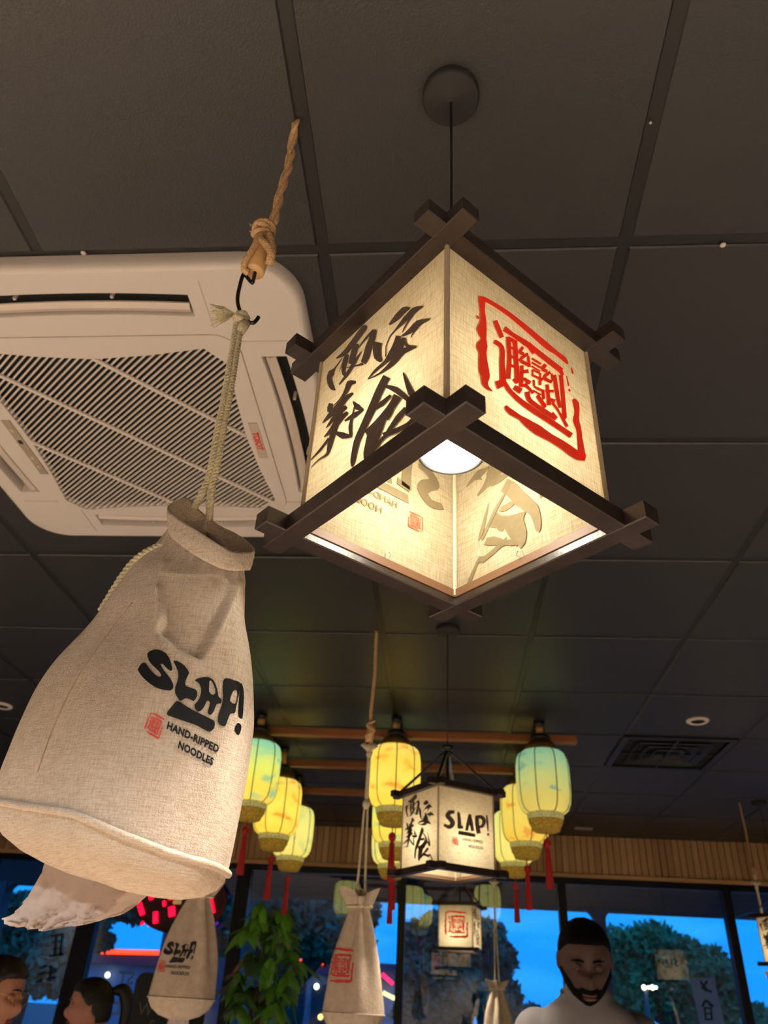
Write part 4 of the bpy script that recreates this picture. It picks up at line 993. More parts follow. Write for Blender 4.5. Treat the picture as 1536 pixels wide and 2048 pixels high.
BIG = [  # seven levels from the bottom seam to the gathered neck: left, front crease, front middle, right as (px, py, depth)
 [(-18, 1602, .73), (150, 1628, .655), (300, 1699, .665), (424, 1731, .71)],
 [(18, 1503, .72), (190, 1500, .650), (325, 1535, .658), (454, 1590, .70)],
 [(88, 1349, .715), (232, 1340, .655), (368, 1375, .655), (487, 1430, .695)],
 [(192, 1236, .705), (288, 1240, .660), (398, 1288, .655), (490, 1300, .69)],
 [(268, 1138, .70), (322, 1150, .668), (418, 1200, .660), (481, 1215, .69)],
 [(318, 1088, .70), (352, 1105, .676), (420, 1142, .668), (484, 1155, .69)],
 [(350, 1050, .70), (372, 1060, .682), (430, 1092, .676), (478, 1108, .69)]]
BACK = [.105, .105, .095, .08, .062, .05, .04]
rings = []
for lv, bk in zip(BIG, BACK):
    p = [ony(*q) for q in lv]
    c_, a_, m_, b_ = p
    rings.append([c_, c_.lerp(a_, 0.5) + Vector((-0.003, -0.003, 0)), c_.lerp(a_, 0.90), a_.lerp(m_, 0.10), a_.lerp(m_, 0.6) + Vector((0.002, -0.003, 0)), m_.lerp(b_, 0.4) + Vector((0.002, -0.003, 0)), b_, b_ + Vector((-0.012, bk * 0.75, 0.004)), (b_ + c_) / 2 + Vector((0, bk * 1.05, 0.004)), c_ + Vector((0.03, bk * 0.7, 0))])
NU, NV = 192, 110
G = loft(rings, NU, NV)
dent_px = [(318, 1150), (322, 1235), (308, 1262), (360, 1305), (405, 1322), (432, 1268), (470, 1180), (440, 1150)]
def to_px(p):
    q = RC.transposed() @ Vector(p); return (768 + FPX * q.x / -q.z, 1024 - FPX * q.y / -q.z)
dent = [Vector(q) for q in dent_px]
def gauss_(x, s): return math.exp(-(x / s) ** 2)
def dent_depth(px):
    if not inside(px, [dent_px]): return 0.0
    p = Vector(px); dmin = 1e9
    for i in range(6):
        a, b = dent[i], dent[(i + 1) % len(dent)]
        t = max(0, min(1, (p - a).dot(b - a) / (b - a).length_squared)); dmin = min(dmin, (p - a - (b - a) * t).length)
    return min(1.0, dmin / 10.0) * min(1.0, max(0.0, (px[1] - 1140) / 90.0))
cen = [sum(row, Vector((0, 0, 0))) / NU for row in G]
for k, row in enumerate(G):
    t = k / (NV - 1)
    for i in range(NU):
        p = row[i]; r = (p - cen[k]); d = Vector((r.x, r.y, 0)).normalized()
        amp = 0.0016 + 0.0030 * t
        n = noise3(p, 11, 3) * amp + noise3(p, 26, 8) * amp * 0.5
        g = max(0, (t - 0.62) / 0.38)
        n += g * g * 0.0060 * math.sin(i / NU * 2 * PI * 17 + 3 * noise3(p, 6)) * (0.6 + 0.4 * noise3(p, 14, 5))
        if p.y < 0.72:
            px_ = to_px(p); n -= 0.010 * dent_depth(px_)
            for a_, b_ in (((334, 1128), (322, 1180)), ((322, 1180), (318, 1240)), ((478, 1165), (436, 1262))):
                a_, b_ = Vector(a_), Vector(b_); q_ = Vector(px_); t_ = max(0, min(1, (q_ - a_).dot(b_ - a_) / (b_ - a_).length_squared))
                n += 0.0020 * gauss_((q_ - a_ - (b_ - a_) * t_).length, 7.0)
        row[i] = p + d * n
bag = thing('tissue_bag', 'large natural canvas drawstring bag hanging close to the camera, black wordmark on its front', 'bag', (-0.30, 0.71, 0.10), group='canvas tissue bags')
mb = MB().grid(G, True)
body = mk('canvas_body', mb, MT_CANVAS, bag, True)
bag_bvh = BVHTree.FromPolygons([tuple(q) for q in mb.v], mb.f)
# sagging bottom
base = G[0]; rows = [base]
c0 = sum(base, Vector((0, 0, 0))) / NU
for s_, dz in ((0.985, -0.007), (0.93, -0.016), (0.82, -0.025), (0.65, -0.033), (0.45, -0.038), (0.25, -0.040), (0.08, -0.040)):
    rows.append([c0 + (p - c0) * s_ + Vector((0, 0.010 * (1 - s_), dz + 0.0015 * noise3(p * s_, 30))) for p in base])
m = MB().grid(rows, True); m.f.append(tuple(range((len(rows) - 1) * NU, len(rows) * NU)))
mk('canvas_bottom', m, MT_CANVAS, bag, True)
mk('bottom_piping', MB().tube([p + (Vector((p.x, p.y, 0)) - Vector((c0.x, c0.y, 0))).normalized() * 0.0012 for p in base[::2]], 0.0034, 8, closed=True), MT_CANVAS, bag, True)
def seam_line(pts):
    out = []
    for q in cr([Vector(p) for p in pts], 8):
        r_ = ray(q.x, q.y); h_ = bag_bvh.ray_cast(Vector((0, 0, 0)), r_)
        if h_[0] is not None: out.append(h_[0] - r_ * 0.0003)
    return out
mk('side_seam', MB().tube(seam_line([(265, 1205), (200, 1290), (150, 1365), (105, 1460), (75, 1545)]), 0.0007, 5), M('seam_thread', (176, 150, 124), 0.9), bag, True)
# turned collar above the drawstring
topl = [(338, 1012, .70), (350, 1032, .675), (400, 1064, .658), (455, 1100, .663), (490, 1105, .68), (507, 1098, .70), (480, 1072, .73), (440, 1052, .74), (402, 1024, .735), (372, 996, .72)]
botl = [(340, 1055, .70), (350, 1080, .672), (400, 1117, .664), (450, 1139, .668), (485, 1141, .682), (499, 1137, .70), (478, 1112, .722), (440, 1095, .73), (400, 1075, .728), (368, 1050, .715)]
A_ = cr([ony(*q) for q in topl], 8, True); B_ = cr([ony(*q) for q in botl], 8, True)
rows = []
for j in range(9):
    t = j / 8; rows.append([b.lerp(a, t) + (Vector((a.x + 0.27, a.y - 0.70, 0))).normalized() * (0.0012 * math.sin(PI * t) + 0.0012 * noise3(a, 40, j)) for a, b in zip(A_, B_)])
o = raw('collar_band', MB().grid(rows, True), MT_CANVAS, bag, True, local=False)
sd = o.modifiers.new('thickness', 'SOLIDIFY'); sd.thickness = 0.0022; sd.offset = 0
# folds of cloth inside the collar opening
m = MB(); rows = []
for j in range(7):
    t = j / 6; row = []
    for i in range(48):
        a = 2 * PI * i / 48
        c_ = sum(A_, Vector((0, 0, 0))) / len(A_) + Vector((0, 0, -0.022 + 0.012 * t))
        r_ = 0.030 * (1 - 0.75 * t)
        row.append(c_ + Vector((r_ * 1.25 * math.cos(a) + 0.003 * math.sin(5 * a), r_ * 0.8 * math.sin(a), -0.018 * math.cos(a) + 0.005 * math.sin(4 * a + t * 3))))
    rows.append(row)
m.grid(rows, True); mk('gathered_mouth', m, MT_CANVAS, bag, True)
# printed wordmark pressed on to the cloth
def bag_px(x, y): return (260 + x / 5.908, 1280 + y / 5.908)
def stick(vs, fs, fn, lift=0.0007):
    out = []; ok = []
    for v in vs:
        q = fn(*v); r_ = ray(*q); h_ = bag_bvh.ray_cast(Vector((0, 0, 0)), r_)
        if h_[0] is None: out.append(Vector((0, 0, 0))); ok.append(False)
        else: out.append(h_[0] - r_ * lift); ok.append(True)
    return MB().add(out, [f for f in fs if all(ok[i] for i in f)])
wm = MB()
for k_, lps in WORD.items():
    V, F = tri_fill([smooth_loop(lp) for lp in lps], 26)
    q = stick(V, F, bag_px); wm.add(q.v, q.f)
raw('wordmark_print', wm, MT_VINYL, body, True, local=False)
def subdivide(vs, fs, maxlen):
    bm = bmesh.new(); vv = [bm.verts.new((x, y, 0)) for x, y in vs]
    for f in fs:
        try: bm.faces.new([vv[i] for i in f])
        except ValueError: pass
    for _ in range(4):
        es = [e for e in bm.edges if e.calc_length() > maxlen]
        if not es: break
        bmesh.ops.subdivide_edges(bm, edges=es, cuts=1)
    bmesh.ops.triangulate(bm, faces=bm.faces); bm.verts.index_update()
    r = [(v.co.x, v.co.y) for v in bm.verts], [tuple(v.index for v in f.verts) for f in bm.faces]; bm.free(); return r
def line_map(p0, p1, up, body_w):
    def fn(x, y):
        t = x / body_w
        return bag_px(p0[0] + (p1[0] - p0[0]) * t + up[0] * y / 0.72, p0[1] + (p1[1] - p0[1]) * t + up[1] * y / 0.72)
    return fn
for body_, p0, p1, up in (('HAND-RIPPED', (428, 1042), (1040, 1332), (20, -84)), ('NOODLES', (562, 1272), (975, 1482), (20, -84))):
    tv, tf = text_mesh(body_, 1.0, 0.045, 'LEFT', 1.06); w_ = max(x for x, y in tv)
    tv, tf = subdivide(tv, tf, 0.35)
    q = stick(tv, tf, line_map(p0, p1, up, w_), 0.0009); raw('small_lettering', q, MT_VINYL, body, False, local=False)
sv, sf = strips(SEAL)
su = [v[0] for v in sv]; sw = [v[1] for v in sv]
def seal_map(x, y):
    u = (x - min(su)) / (max(su) - min(su)); v = (max(sw) - y) / (max(sw) - min(sw))
    a = Vector((240, 845)).lerp(Vector((425, 925)), u); b = Vector((150, 1065)).lerp(Vector((340, 1185)), u); q = a.lerp(b, v); return bag_px(q.x, q.y)
q = stick(sv, sf, seal_map, 0.0009); raw('small_seal', q, MT_INKRB, body, False, local=False)
# paper tissue pulled out of the bottom
rows = []
pa = [ony(*q) for q in ((80, 1722, .78), (130, 1745, .765), (190, 1772, .755), (250, 1780, .76), (300, 1752, .79))]
pb = [ony(*q) for q in ((0, 1838, .735), (45, 1858, .735), (100, 1858, .735), (170, 1848, .735), (200, 1830, .74))]
pm = [ony(*q) for q in ((52, 1790, .755), (95, 1800, .74), (150, 1815, .735), (225, 1812, .735), (285, 1800, .765))]
la, lb_, lm = cr(pa, 10), cr(pb, 10), cr(pm, 10)
for j in range(31):
    t = j / 30 * 2
    row = []
    for i in range(len(la)):
        a, b, c_ = la[i] + Vector((0.01, 0.02, 0.035)), lm[i], lb_[i]
        p = a * ((1 - t) * (2 - t) / 2) + b * (t * (2 - t)) + c_ * (t * (t - 1) / 2)
        p += Vector((0, 1, 0.3)) * (0.013 * noise3((i * 0.055, j * 0.03, 0), 3.5, 2) + 0.007 * noise3((i * 0.1, j * 0.08, 1), 6))
        row.append(p)
    rows.append(row)
ti = raw('paper_tissue', MB().grid(rows), MT_TISSUE, bag, True, local=False)

# ropes
def chain(base_pts, r_top): pass
RX, RY = -0.272, 0.70
def P7(px, py, y=0.70): return ony(px, py, y)
jute = thing('hanging_rope', 'twisted jute rope with a wooden toggle, tied to the ceiling above the large bag', 'rope', (-0.262, 0.69, H), group='jute hanging ropes')
path = cr([onz(592, 240, H), P7(584, 285), P7(577, 330), P7(563, 375), P7(553, 415), P7(545, 450)], 6)
mbj = MB(); rope_mb([p + Vector((0.0022, 0, 0)) for p in path], 0.0062, 11, 2, mbj, 7); rope_mb([p + Vector((-0.0022, 0.002, 0)) for p in path], 0.0058, 9, 2, mbj, 7)
mk('rope_strands', mbj, MT_JUTE, jute, True)
kn = MB(); kc = P7(527, 463)
for a0, tl in ((0.2, 0.9), (1.4, -0.7), (2.6, 0.3)):
    pts = []
    for i in range(15):
        a = 2 * PI * i / 14; pts.append(kc + Vector((0.014 * math.cos(a), 0.013 * math.sin(a) , 0.012 * math.sin(a + a0) * tl + 0.004 * (a0 - 1.4))))
    kn.tube(pts[:-1], 0.0052, 8, closed=True)
for i in range(16):
    d = Vector((random.uniform(-1, 0.4), random.uniform(-1, 0.3), random.uniform(-0.2, 1))).normalized()
    kn.tube([kc + Vector((-0.008, 0, 0.008)), kc + Vector((-0.008, 0, 0.008)) + d * random.uniform(0.008, 0.017)], 0.0006, 4)
mk('knot', kn, MT_JUTE, jute, True)
ta, tb = P7(530, 475), P7(508, 545)
td = (tb - ta).normalized()
mk('toggle', MB().tube([ta, ta + td * 0.004, tb - td * 0.003, tb], [0.0135, 0.0155, 0.0150, 0.0130], 20), MT_WOODTOG, jute, True)
wr = MB()
wr.tube(cr([P7(522, 470, .682), P7(505, 500, .682), P7(492, 520, .684), P7(488, 538, .69), P7(497, 546, .695)], 6), 0.0052, 8)
wr.tube(cr([P7(540, 470, .684), P7(544, 495, .682), P7(542, 515, .684), P7(537, 530, .69)], 6), [0.0066] * 18 + [0.006], 8)
wr.tube(cr([P7(521, 478, .682), P7(530, 486, .678), P7(540, 500, .680), P7(543, 515, .683)], 6), 0.006, 8)
mk('wrapping', wr, MT_JUTE, jute, True)
hook = tag(mk('s_hook', MB().tube(cr([P7(510, 545), P7(506, 562), P7(503, 565), P7(490, 550), P7(486, 550), P7(480, 570), P7(475, 598), P7(480, 622), P7(492, 640), P7(505, 646), P7(513, 640), P7(517, 634)], 6), 0.0028, 10), MT_BLACK, None, True), 'small black metal hook between the jute rope and the cotton cord', 'hook')
cord = thing('drawstring_cord', 'cream cotton cord knotted on the black hook, carrying the large bag', 'cord', (-0.285, 0.70, 0.79))
c1 = cr([P7(478, 650), P7(470, 700), P7(462, 750), P7(452, 810), P7(440, 870), P7(430, 930)], 5)
mm = MB()
rope_mb([p + Vector((0.0026, 0, 0)) for p in c1] + cr([P7(425, 965), P7(421, 1000), P7(418, 1040, .715)], 4), 0.0048, 60, 3, mm)
rope_mb([p + Vector((-0.0030, -0.002, 0)) for p in c1] + cr([P7(415, 965), P7(402, 990), P7(388, 1015, .715)], 4), 0.0048, 60, 3, mm)
mk('cord_strands', mm, MT_COTTON, cord, True)
kn = MB(); kc = P7(483, 638)
for a0 in (0.0, 1.2, 2.3):
    Rr = Matrix.Rotation(a0, 3, 'Y') @ Matrix.Rotation(0.6, 3, 'X')
    kn.tube([kc + Rr @ Vector((0.0085 * math.cos(2 * PI * i / 12), 0.0085 * math.sin(2 * PI * i / 12), 0.003 * math.sin(4 * PI * i / 12))) for i in range(12)], 0.0042, 8, closed=True)
kn.tube([P7(490, 645), P7(480, 665)], [0.008, 0.006], 8)
mk('cord_knot', kn, MT_COTTON, cord, True)
fz = MB()
for i in range(60):
    a = P7(470, 628, .695); e = P7(random.uniform(418, 432), random.uniform(606, 655), random.uniform(.685, .705))
    mid = (a + e) / 2 + Vector((random.uniform(-.002, .002), random.uniform(-.003, .003), random.uniform(-.001, .003)))
    fz.tube([a, mid, e], [0.0012, 0.0009, 0.0004], 4)
stuff(mk('frayed_end', fz, MT_COTTON, cord, True))
# drawstring running down the left edge of the bag
ed = [(330, 1090, .690), (298, 1102, .692), (268, 1124, .695), (245, 1154, .698), (225, 1186, .70), (203, 1222, .703)]
pth = cr([ony(*q) for q in ed], 5)
mk('drawstring', rope_mb(pth, 0.0048, 60, 3), MT_COTTON, bag, True)

# the smaller-looking bags further off, same make
def far_bag(label, x, y, ztop, zrim, wid, rot, design, rope_label, cord_label, toggle_z, tissue=True, seed=1.0, folds=6, ring_off=0.0):
    t = thing('tissue_bag', label, 'bag', (x, y, zrim), rot, 'canvas tissue bags')
    hgt = ztop - zrim; NUf, NVf = 96, 50; rows = []
    for k in range(NVf):
        s = k / (NVf - 1)
        if s < 0.86: w = 0.5 * wid * (1 - 0.70 * (s / 0.86) ** 1.5)
        else: w = 0.5 * wid * (0.30 + 0.34 * ((s - 0.86) / 0.14) ** 0.7)
        row = []
        for i in range(NUf):
            a = 2 * PI * i / NUf; sq = (abs(math.cos(a)) ** 3 + abs(math.sin(a)) ** 3) ** (-1 / 3)
            sq = 1 + (sq - 1) * (1 - s)
            fold = 1 + (0.05 + 0.26 * s) * math.sin(folds * a + seed + 1.3 * math.sin(2 * a + seed)) * min(1, s * 2 + 0.15)
            fold += 0.05 * noise3((math.cos(a), math.sin(a), s * 2.2), 1.6, seed)
            r_ = w * sq * fold
            row.append(Vector((r_ * math.cos(a), r_ * 0.72 * math.sin(a), s * hgt + 0.016 * math.sin(3 * a + seed) * max(0, (s - 0.88) / 0.12))))
        rows.append(row)
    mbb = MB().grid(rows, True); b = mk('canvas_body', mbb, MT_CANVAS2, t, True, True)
    bv = BVHTree.FromPolygons([tuple(q) for q in mbb.v], mbb.f)
    rows2 = [rows[0]]; 
    for s_, dz in ((0.97, -0.010), (0.86, -0.028), (0.62, -0.046), (0.3, -0.056), (0.08, -0.058)):
        rows2.append([Vector((p.x * s_, p.y * s_, dz)) for p in rows[0]])
    m2 = MB().grid(rows2, True); m2.f.append(tuple(range((len(rows2) - 1) * NUf, len(rows2) * NUf)))
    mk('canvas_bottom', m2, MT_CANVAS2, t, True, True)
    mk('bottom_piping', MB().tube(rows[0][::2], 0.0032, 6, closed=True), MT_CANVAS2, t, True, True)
    mk("neck_tie", MB().tube([Vector((q.x * 1.04, q.y * 1.04, q.z)) for q in rows[int(NVf * 0.86)][::3]], 0.0045, 6, closed=True), MT_COTTON, t, True, True)
    if tissue:
        rr = []
        for j in range(12):
            s = j / 11
            rr.append([Vector((-0.03 - 0.012 * s + (0.06 + 0.03 * s) * i / 14, 0.004 * math.sin(i * 0.9) * (1 + s), -0.045 - 0.10 * s + 0.01 * math.sin(i * 0.5))) for i in range(15)])
        o = raw('paper_tissue', MB().grid(rr), MT_TISSUE, t, True)
    def stick2(vs, fs, x0, z0, sc, lift=0.0012):
        out = []; ok = []
        for vx, vy in vs:
            h_ = bv.ray_cast(Vector((x0 + vx * sc, -1, z0 + vy * sc)), Vector((0, 1, 0)))
            ok.append(h_[0] is not None); out.append((h_[0] if h_[0] else Vector((0, 0, 0))) - Vector((0, lift, 0)))
        return MB().add(out, [f for f in fs if all(ok[i] for i in f)])
    if design == 'slap':
        mw = MB()
        for lps in WORD_R.values():
            V, F = tri_fill(lps, 0.03); q_ = stick2(V, F, -0.078 + ring_off, 0.150 * hgt / 0.33, 0.105); mw.add(q_.v, q_.f)
        raw('wordmark_print', mw, MT_VINYL, b)
        for (tvv, tff), z_ in ((TXT1, 0.078), (TXT2, 0.061)):
            vv, ff = subdivide(tvv, tff, 0.6); raw('small_lettering', stick2(vv, ff, 0.022 + ring_off, z_ * hgt / 0.33, 0.0125), MT_VINYL, b)
        vv, ff = strips(SEAL, 1e-4 * 0.2); raw('small_seal', stick2(vv, ff, -0.074 + ring_off, 0.052 * hgt / 0.33, 1.0), MT_INKRB, b)
    elif design == 'seal':
        vv, ff = strips(SEAL, 1e-4 * 0.62); vv, ff = subdivide(vv, ff, 0.006)
        raw('seal_print', stick2(vv, ff, -0.045 + ring_off, 0.035, 1.0), MT_INKRB, b)
    else:
        vv, ff = tri_fill([[(0.012 * math.cos(2 * PI * i / 20), 0.014 * math.sin(2 * PI * i / 20)) for i in range(20)], [(0.005 * math.cos(2 * PI * i / 12), 0.006 * math.sin(2 * PI * i / 12)) for i in range(12)]])
        raw('round_print', stick2(vv, ff, -0.030, 0.06, 1.0), MT_VINYL, b)
    # cord loop, knot, toggle and jute rope to the ceiling
    cd = thing('drawstring_cord', cord_label, 'cord', (x, y, ztop), group='cotton drawstring cords')
    zt = toggle_z - ztop
    mc = MB()
    for sg in (-1, 1):
        mc.tube(cr([Vector((sg * 0.016, -0.006, 0.004)), Vector((sg * 0.012, -0.004, 0.05)), Vector((sg * 0.006, 0, zt * 0.55)), Vector((sg * 0.003, 0, zt * 0.62)), Vector((sg * 0.003, 0, zt - 0.02))], 5), 0.0042, 7)
    mk('cord_strands', mc, MT_COTTON, cd, True, True)
    mk('cord_knot', MB().ell((0, 0, zt * 0.60), (0.014, 0.012, 0.018), 12, 8), MT_COTTON, cd, True, True)
    mk('cord_knot', MB().ell((0, 0, zt - 0.014), (0.011, 0.010, 0.013), 12, 8), MT_COTTON, cd, True, True)
    fr_ = MB()
    for i in range(9):
        fr_.tube([(0, 0, zt - 0.012), (-0.012 + 0.003 * i, -0.006, zt + 0.004), (-0.030 + 0.0075 * i, -0.010, zt + 0.020 + 0.004 * math.sin(i * 2.1))], [0.003, 0.004, 0.005], 5)
    stuff(mk('frayed_end', fr_, MT_COTTON, cd, True, True))
    rp = thing('hanging_rope', rope_label, 'rope', (x, y, H), group='jute hanging ropes')
    zz = toggle_z - H
    mk('rope_strands', rope_mb([Vector((0, 0, 0)), Vector((0.004, 0, zz * 0.4)), Vector((-0.003, 0, zz * 0.7)), Vector((0, 0, zz + 0.10))], 0.007, 20, 3), MT_JUTE, rp, True, True)
    mk('toggle', MB().tube([(0.004, 0, zz + 0.105), (-0.004, 0, zz + 0.03)], 0.0145, 14), MT_WOODTOG, rp, True, True)
    mk('wrapping', MB().tube(cr([Vector((0.016, -0.010, zz + 0.11)), Vector((-0.012, -0.016, zz + 0.09)), Vector((0.016, -0.014, zz + 0.07)), Vector((-0.014, -0.012, zz + 0.05)), Vector((0.017, 0, zz + 0.02))], 6), 0.006, 6), MT_JUTE, rp, True, True)
    hk = mk('s_hook', MB().tube(cr([Vector((x, y, toggle_z + 0.035)), Vector((x - 0.010, y, toggle_z + 0.022)), Vector((x - 0.012, y, toggle_z + 0.002)), Vector((x, y, toggle_z - 0.014)), Vector((x + 0.012, y, toggle_z - 0.004))], 5), 0.0025, 6), MT_BLACK, None, True)
    return t, hk
t, hk = far_bag('canvas bag with a folded black wordmark, hanging before the black board', -0.832, 2.80, 0.335, 0.002, 0.205, 0.12, 'slap',
                'jute rope holding the wordmark bag that hangs in front of the black board', 'cream cord of the wordmark bag that hangs in front of the black board', 0.80, True, 1.0, 5, 0.0)
tag(hk, 'black hook high above the wordmark bag near the black board, behind the big bag', 'hook', 'black rope hooks')
t, hk = far_bag('canvas bag with a red seal, hanging left of the middle pendant lamp', -0.275, 2.78, 0.325, -0.012, 0.188, -0.18, 'seal',
                'jute rope with toggle hanging left of the middle amber lantern', 'long knotted cream cord above the red seal bag, left of the middle amber lantern', 0.80, True, 2.4, 5, 0.0)
tag(hk, 'black hook on the rope just left of the middle amber lantern', 'hook', 'black rope hooks')
t, hk = far_bag('small distant canvas bag left of the standing man, near the windows', 0.342, 5.60, 0.185, -0.115, 0.20, 0.0, 'dot',
                'far jute rope holding the small bag left of the standing man', 'far thin cord of the small bag left of the standing man', 0.74, False, 3.1, 5)
tag(hk, 'tiny far hook above the small bag left of the standing man', 'hook', 'black rope hooks')
t, hk = far_bag('distant canvas bag at the right edge under the cut-off pendant lamp', 1.985, 5.40, 0.30, -0.04, 0.20, 0.3, 'dot',
                'far jute rope at the right edge in front of the oak fascia', 'far thin cord at the right edge beside the cut-off pendant lamp', 0.78, False, 4.4, 5)
tag(hk, 'tiny far hook at the right edge below the oak fascia', 'hook', 'black rope hooks')

# ------------------------------------------------------------------ outside: covered walk, car park, trees, shops
MT_SOFFIT = M('dark_soffit', (70, 62, 58), 0.8)
MT_ASPH = M('asphalt', (60, 64, 70), 0.9, var=0.1, vscale=2)
MT_COL = M('canopy_column_paint', (96, 92, 96), 0.7)
struct(mk('ground', MB().box((0, 60, -FL - 0.12), (160, 106, 0.1)), MT_ASPH))
cano = thing('walkway_canopy', 'dark covered walk outside the windows on square columns', 'canopy', (0, 8.2, -FL - 0.07))
mk('soffit', MB().box((0, 8.35, 1.44), (16, 3.0, 0.10)), MT_SOFFIT, cano)
mk('front_beam', MB().box((0, 9.6, 1.36), (16, 0.30, 0.62)), MT_SOFFIT, cano)
for x in (-5.2, -1.35 - 0.95, 1.73, 5.4):
    mk('column', MB().box((x, 9.55, -0.13), (0.115, 0.20, 2.4), bev=0.01), MT_COL, cano)
    for s_ in (-1, 1):
        pts = [(0, 0)] + [(0.13 * (1 - math.cos(a)), 0.13 * (1 - math.sin(a))) for a in [PI / 2 * k / 6 for k in range(7)]]
        poly = [(0.0, 0.0)] + [(0.12 - 0.12 * math.sin(a), -(0.12 - 0.12 * math.cos(a))) for a in [PI / 2 * k / 6 for k in range(7)]]
        mk('corner_fillet', MB().prism([(0, 0), (0, -0.12)] + [(0.12 * (1 - math.sin(a)), -0.12 * (1 - math.cos(a))) for a in [PI / 2 * (1 - k / 6) for k in range(1, 7)]], 9.47, 9.63, lambda u, v, w, x=x, s_=s_: (x + s_ * (0.056 + u), w, 1.052 + v)), MT_COL, cano)

LEAFM = [M('tree_leaf_dark', (52, 104, 78), 0.8, var=0.3, vscale=1.2), M('tree_leaf_mid', (66, 128, 76), 0.8, var=0.3, vscale=1.2)]
MT_BARK = M('tree_bark', (66, 54, 46), 0.9, var=0.25, vscale=6, bump=0.4, bscale=20)
def tree(label, x, y, h, blobs, nleaf, leaf, mat, seed, name='broadleaf_tree', limbs=True):
    rnd = random.Random(seed); z0 = -FL - 0.07
    t = thing(name, label, 'tree', (x, y, z0), group='trees beyond the car park')
    tm = MB(); tm.tube([(0, 0, 0), (0.1, 0, h * 0.25), (0.0, 0.1, h * 0.55)], [0.24, 0.19, 0.12], 8)
    for bx, by, bz, br in (blobs if limbs else []):
        tm.tube([(0.05, 0, h * 0.3), (bx * 0.5, by * 0.5, (h * 0.3 + bz) / 2), (bx, by, bz)], [0.12, 0.08, 0.03], 6)
    mk('trunk', tm, MT_BARK, t, True, True)
    vs = []; fs = []
    tot = sum(b[3] ** 2 for b in blobs)
    for bx, by, bz, br in blobs:
        for _ in range(int(nleaf * br * br / tot)):
            d = Vector((rnd.gauss(0, 1), rnd.gauss(0, 1), rnd.gauss(0, 1))).normalized() * br * (rnd.random() ** 0.4) * (1 + 0.25 * rnd.random())
            c = Vector((bx, by, bz)) + Vector((d.x, d.y, d.z * 0.75))
            u = Vector((rnd.gauss(0, 1), rnd.gauss(0, 1), rnd.gauss(0, 1))).normalized(); w = u.cross(Vector((rnd.gauss(0, 1), rnd.gauss(0, 1), rnd.gauss(0, 1)))).normalized()
            s_ = leaf * rnd.uniform(0.6, 1.3); o = len(vs)
            vs += [c - u * s_, c + w * s_ * 0.5, c + u * s_, c - w * s_ * 0.5]; fs.append((o, o + 1, o + 2, o + 3))
    me = bpy.data.meshes.new('foliage'); me.from_pydata([tuple(v) for v in vs], [], fs); me.materials.append(mat)
    o = bpy.data.objects.new('foliage', me); C.objects.link(o); o.parent = t; stuff(o)
def blobs_px(x, y, lst):
    """crown clumps given as (px, py, radius in px) at depth y, relative to the trunk foot"""
    out = []
    for px, py, rp in lst:
        p = ony(px, py, y); out.append((p.x - x, 0.0 + 0.4 * math.sin(px), p.z + FL + 0.07, rp * y / 1490 * 0.86))
    return out
tree('dark tree behind the standing man, its round crown under the sky', 6.1, 24, 4.2, blobs_px(6.1, 24, [(1240, 1905, 55), (1300, 1890, 48), (1360, 1915, 50), (1405, 1940, 48), (1440, 1985, 40), (1290, 1960, 60), (1220, 1960, 40), (1370, 1990, 60), (1260, 2010, 40), (1470, 2040, 40)]), 18000, 0.122, LEAFM[1], 1)
tree('low tree at the far right below the round crown', 8.6, 27, 2.4, blobs_px(8.6, 27, [(1450, 2035, 34), (1500, 2045, 36), (1400, 2050, 30)]), 5000, 0.115, LEAFM[1], 2)
tree('dark tree behind the small far pendant lamp', 0.2, 20, 4.4, blobs_px(0.2, 20, [(850, 1880, 50), (880, 1850, 34), (960, 1880, 45), (985, 1920, 42), (900, 1940, 55), (840, 1950, 40), (960, 1985, 50), (1000, 1990, 40), (880, 2010, 60), (830, 2030, 40)]), 16000, 0.108, LEAFM[0], 3)
tree('tall dark tree behind the leafy indoor plant', -3.2, 18, 5.0, blobs_px(-3.2, 18, [(560, 1850, 70), (650, 1850, 75), (620, 1800, 60), (700, 1820, 55), (520, 1880, 50), (690, 1880, 50), (600, 1790, 50), (540, 1800, 50)]), 18000, 0.108, LEAFM[0], 4)
tree('dark tree with blue gaps behind the black board', -5.4, 19, 5.0, blobs_px(-5.4, 19, [(205, 1850, 26), (190, 1880, 24), (260, 1790, 60), (340, 1800, 50), (420, 1810, 60), (430, 1880, 40)]), 8400, 0.115, LEAFM[0], 5, limbs=False)
tree('loose tree full of sky gaps behind the woman with glasses', -8.4, 17, 4.6, blobs_px(-8.4, 17, [(20, 1830, 60), (90, 1850, 55), (40, 1900, 60), (110, 1910, 50), (0, 1960, 60), (100, 1960, 40)]), 6000, 0.108, LEAFM[0], 6)
tree('small round tree left of the standing man against the sky', 1.4, 30, 2.2, blobs_px(1.4, 30, [(1000, 2010, 26), (1020, 2035, 30), (985, 2040, 26)]), 3000, 0.108, LEAFM[0], 8)
tree('low hedge tree left of the standing man', 2.2, 32, 1.8, blobs_px(2.2, 32, [(1060, 2030, 22), (1040, 2042, 24), (1090, 2040, 20)]), 2400, 0.108, LEAFM[0], 9)

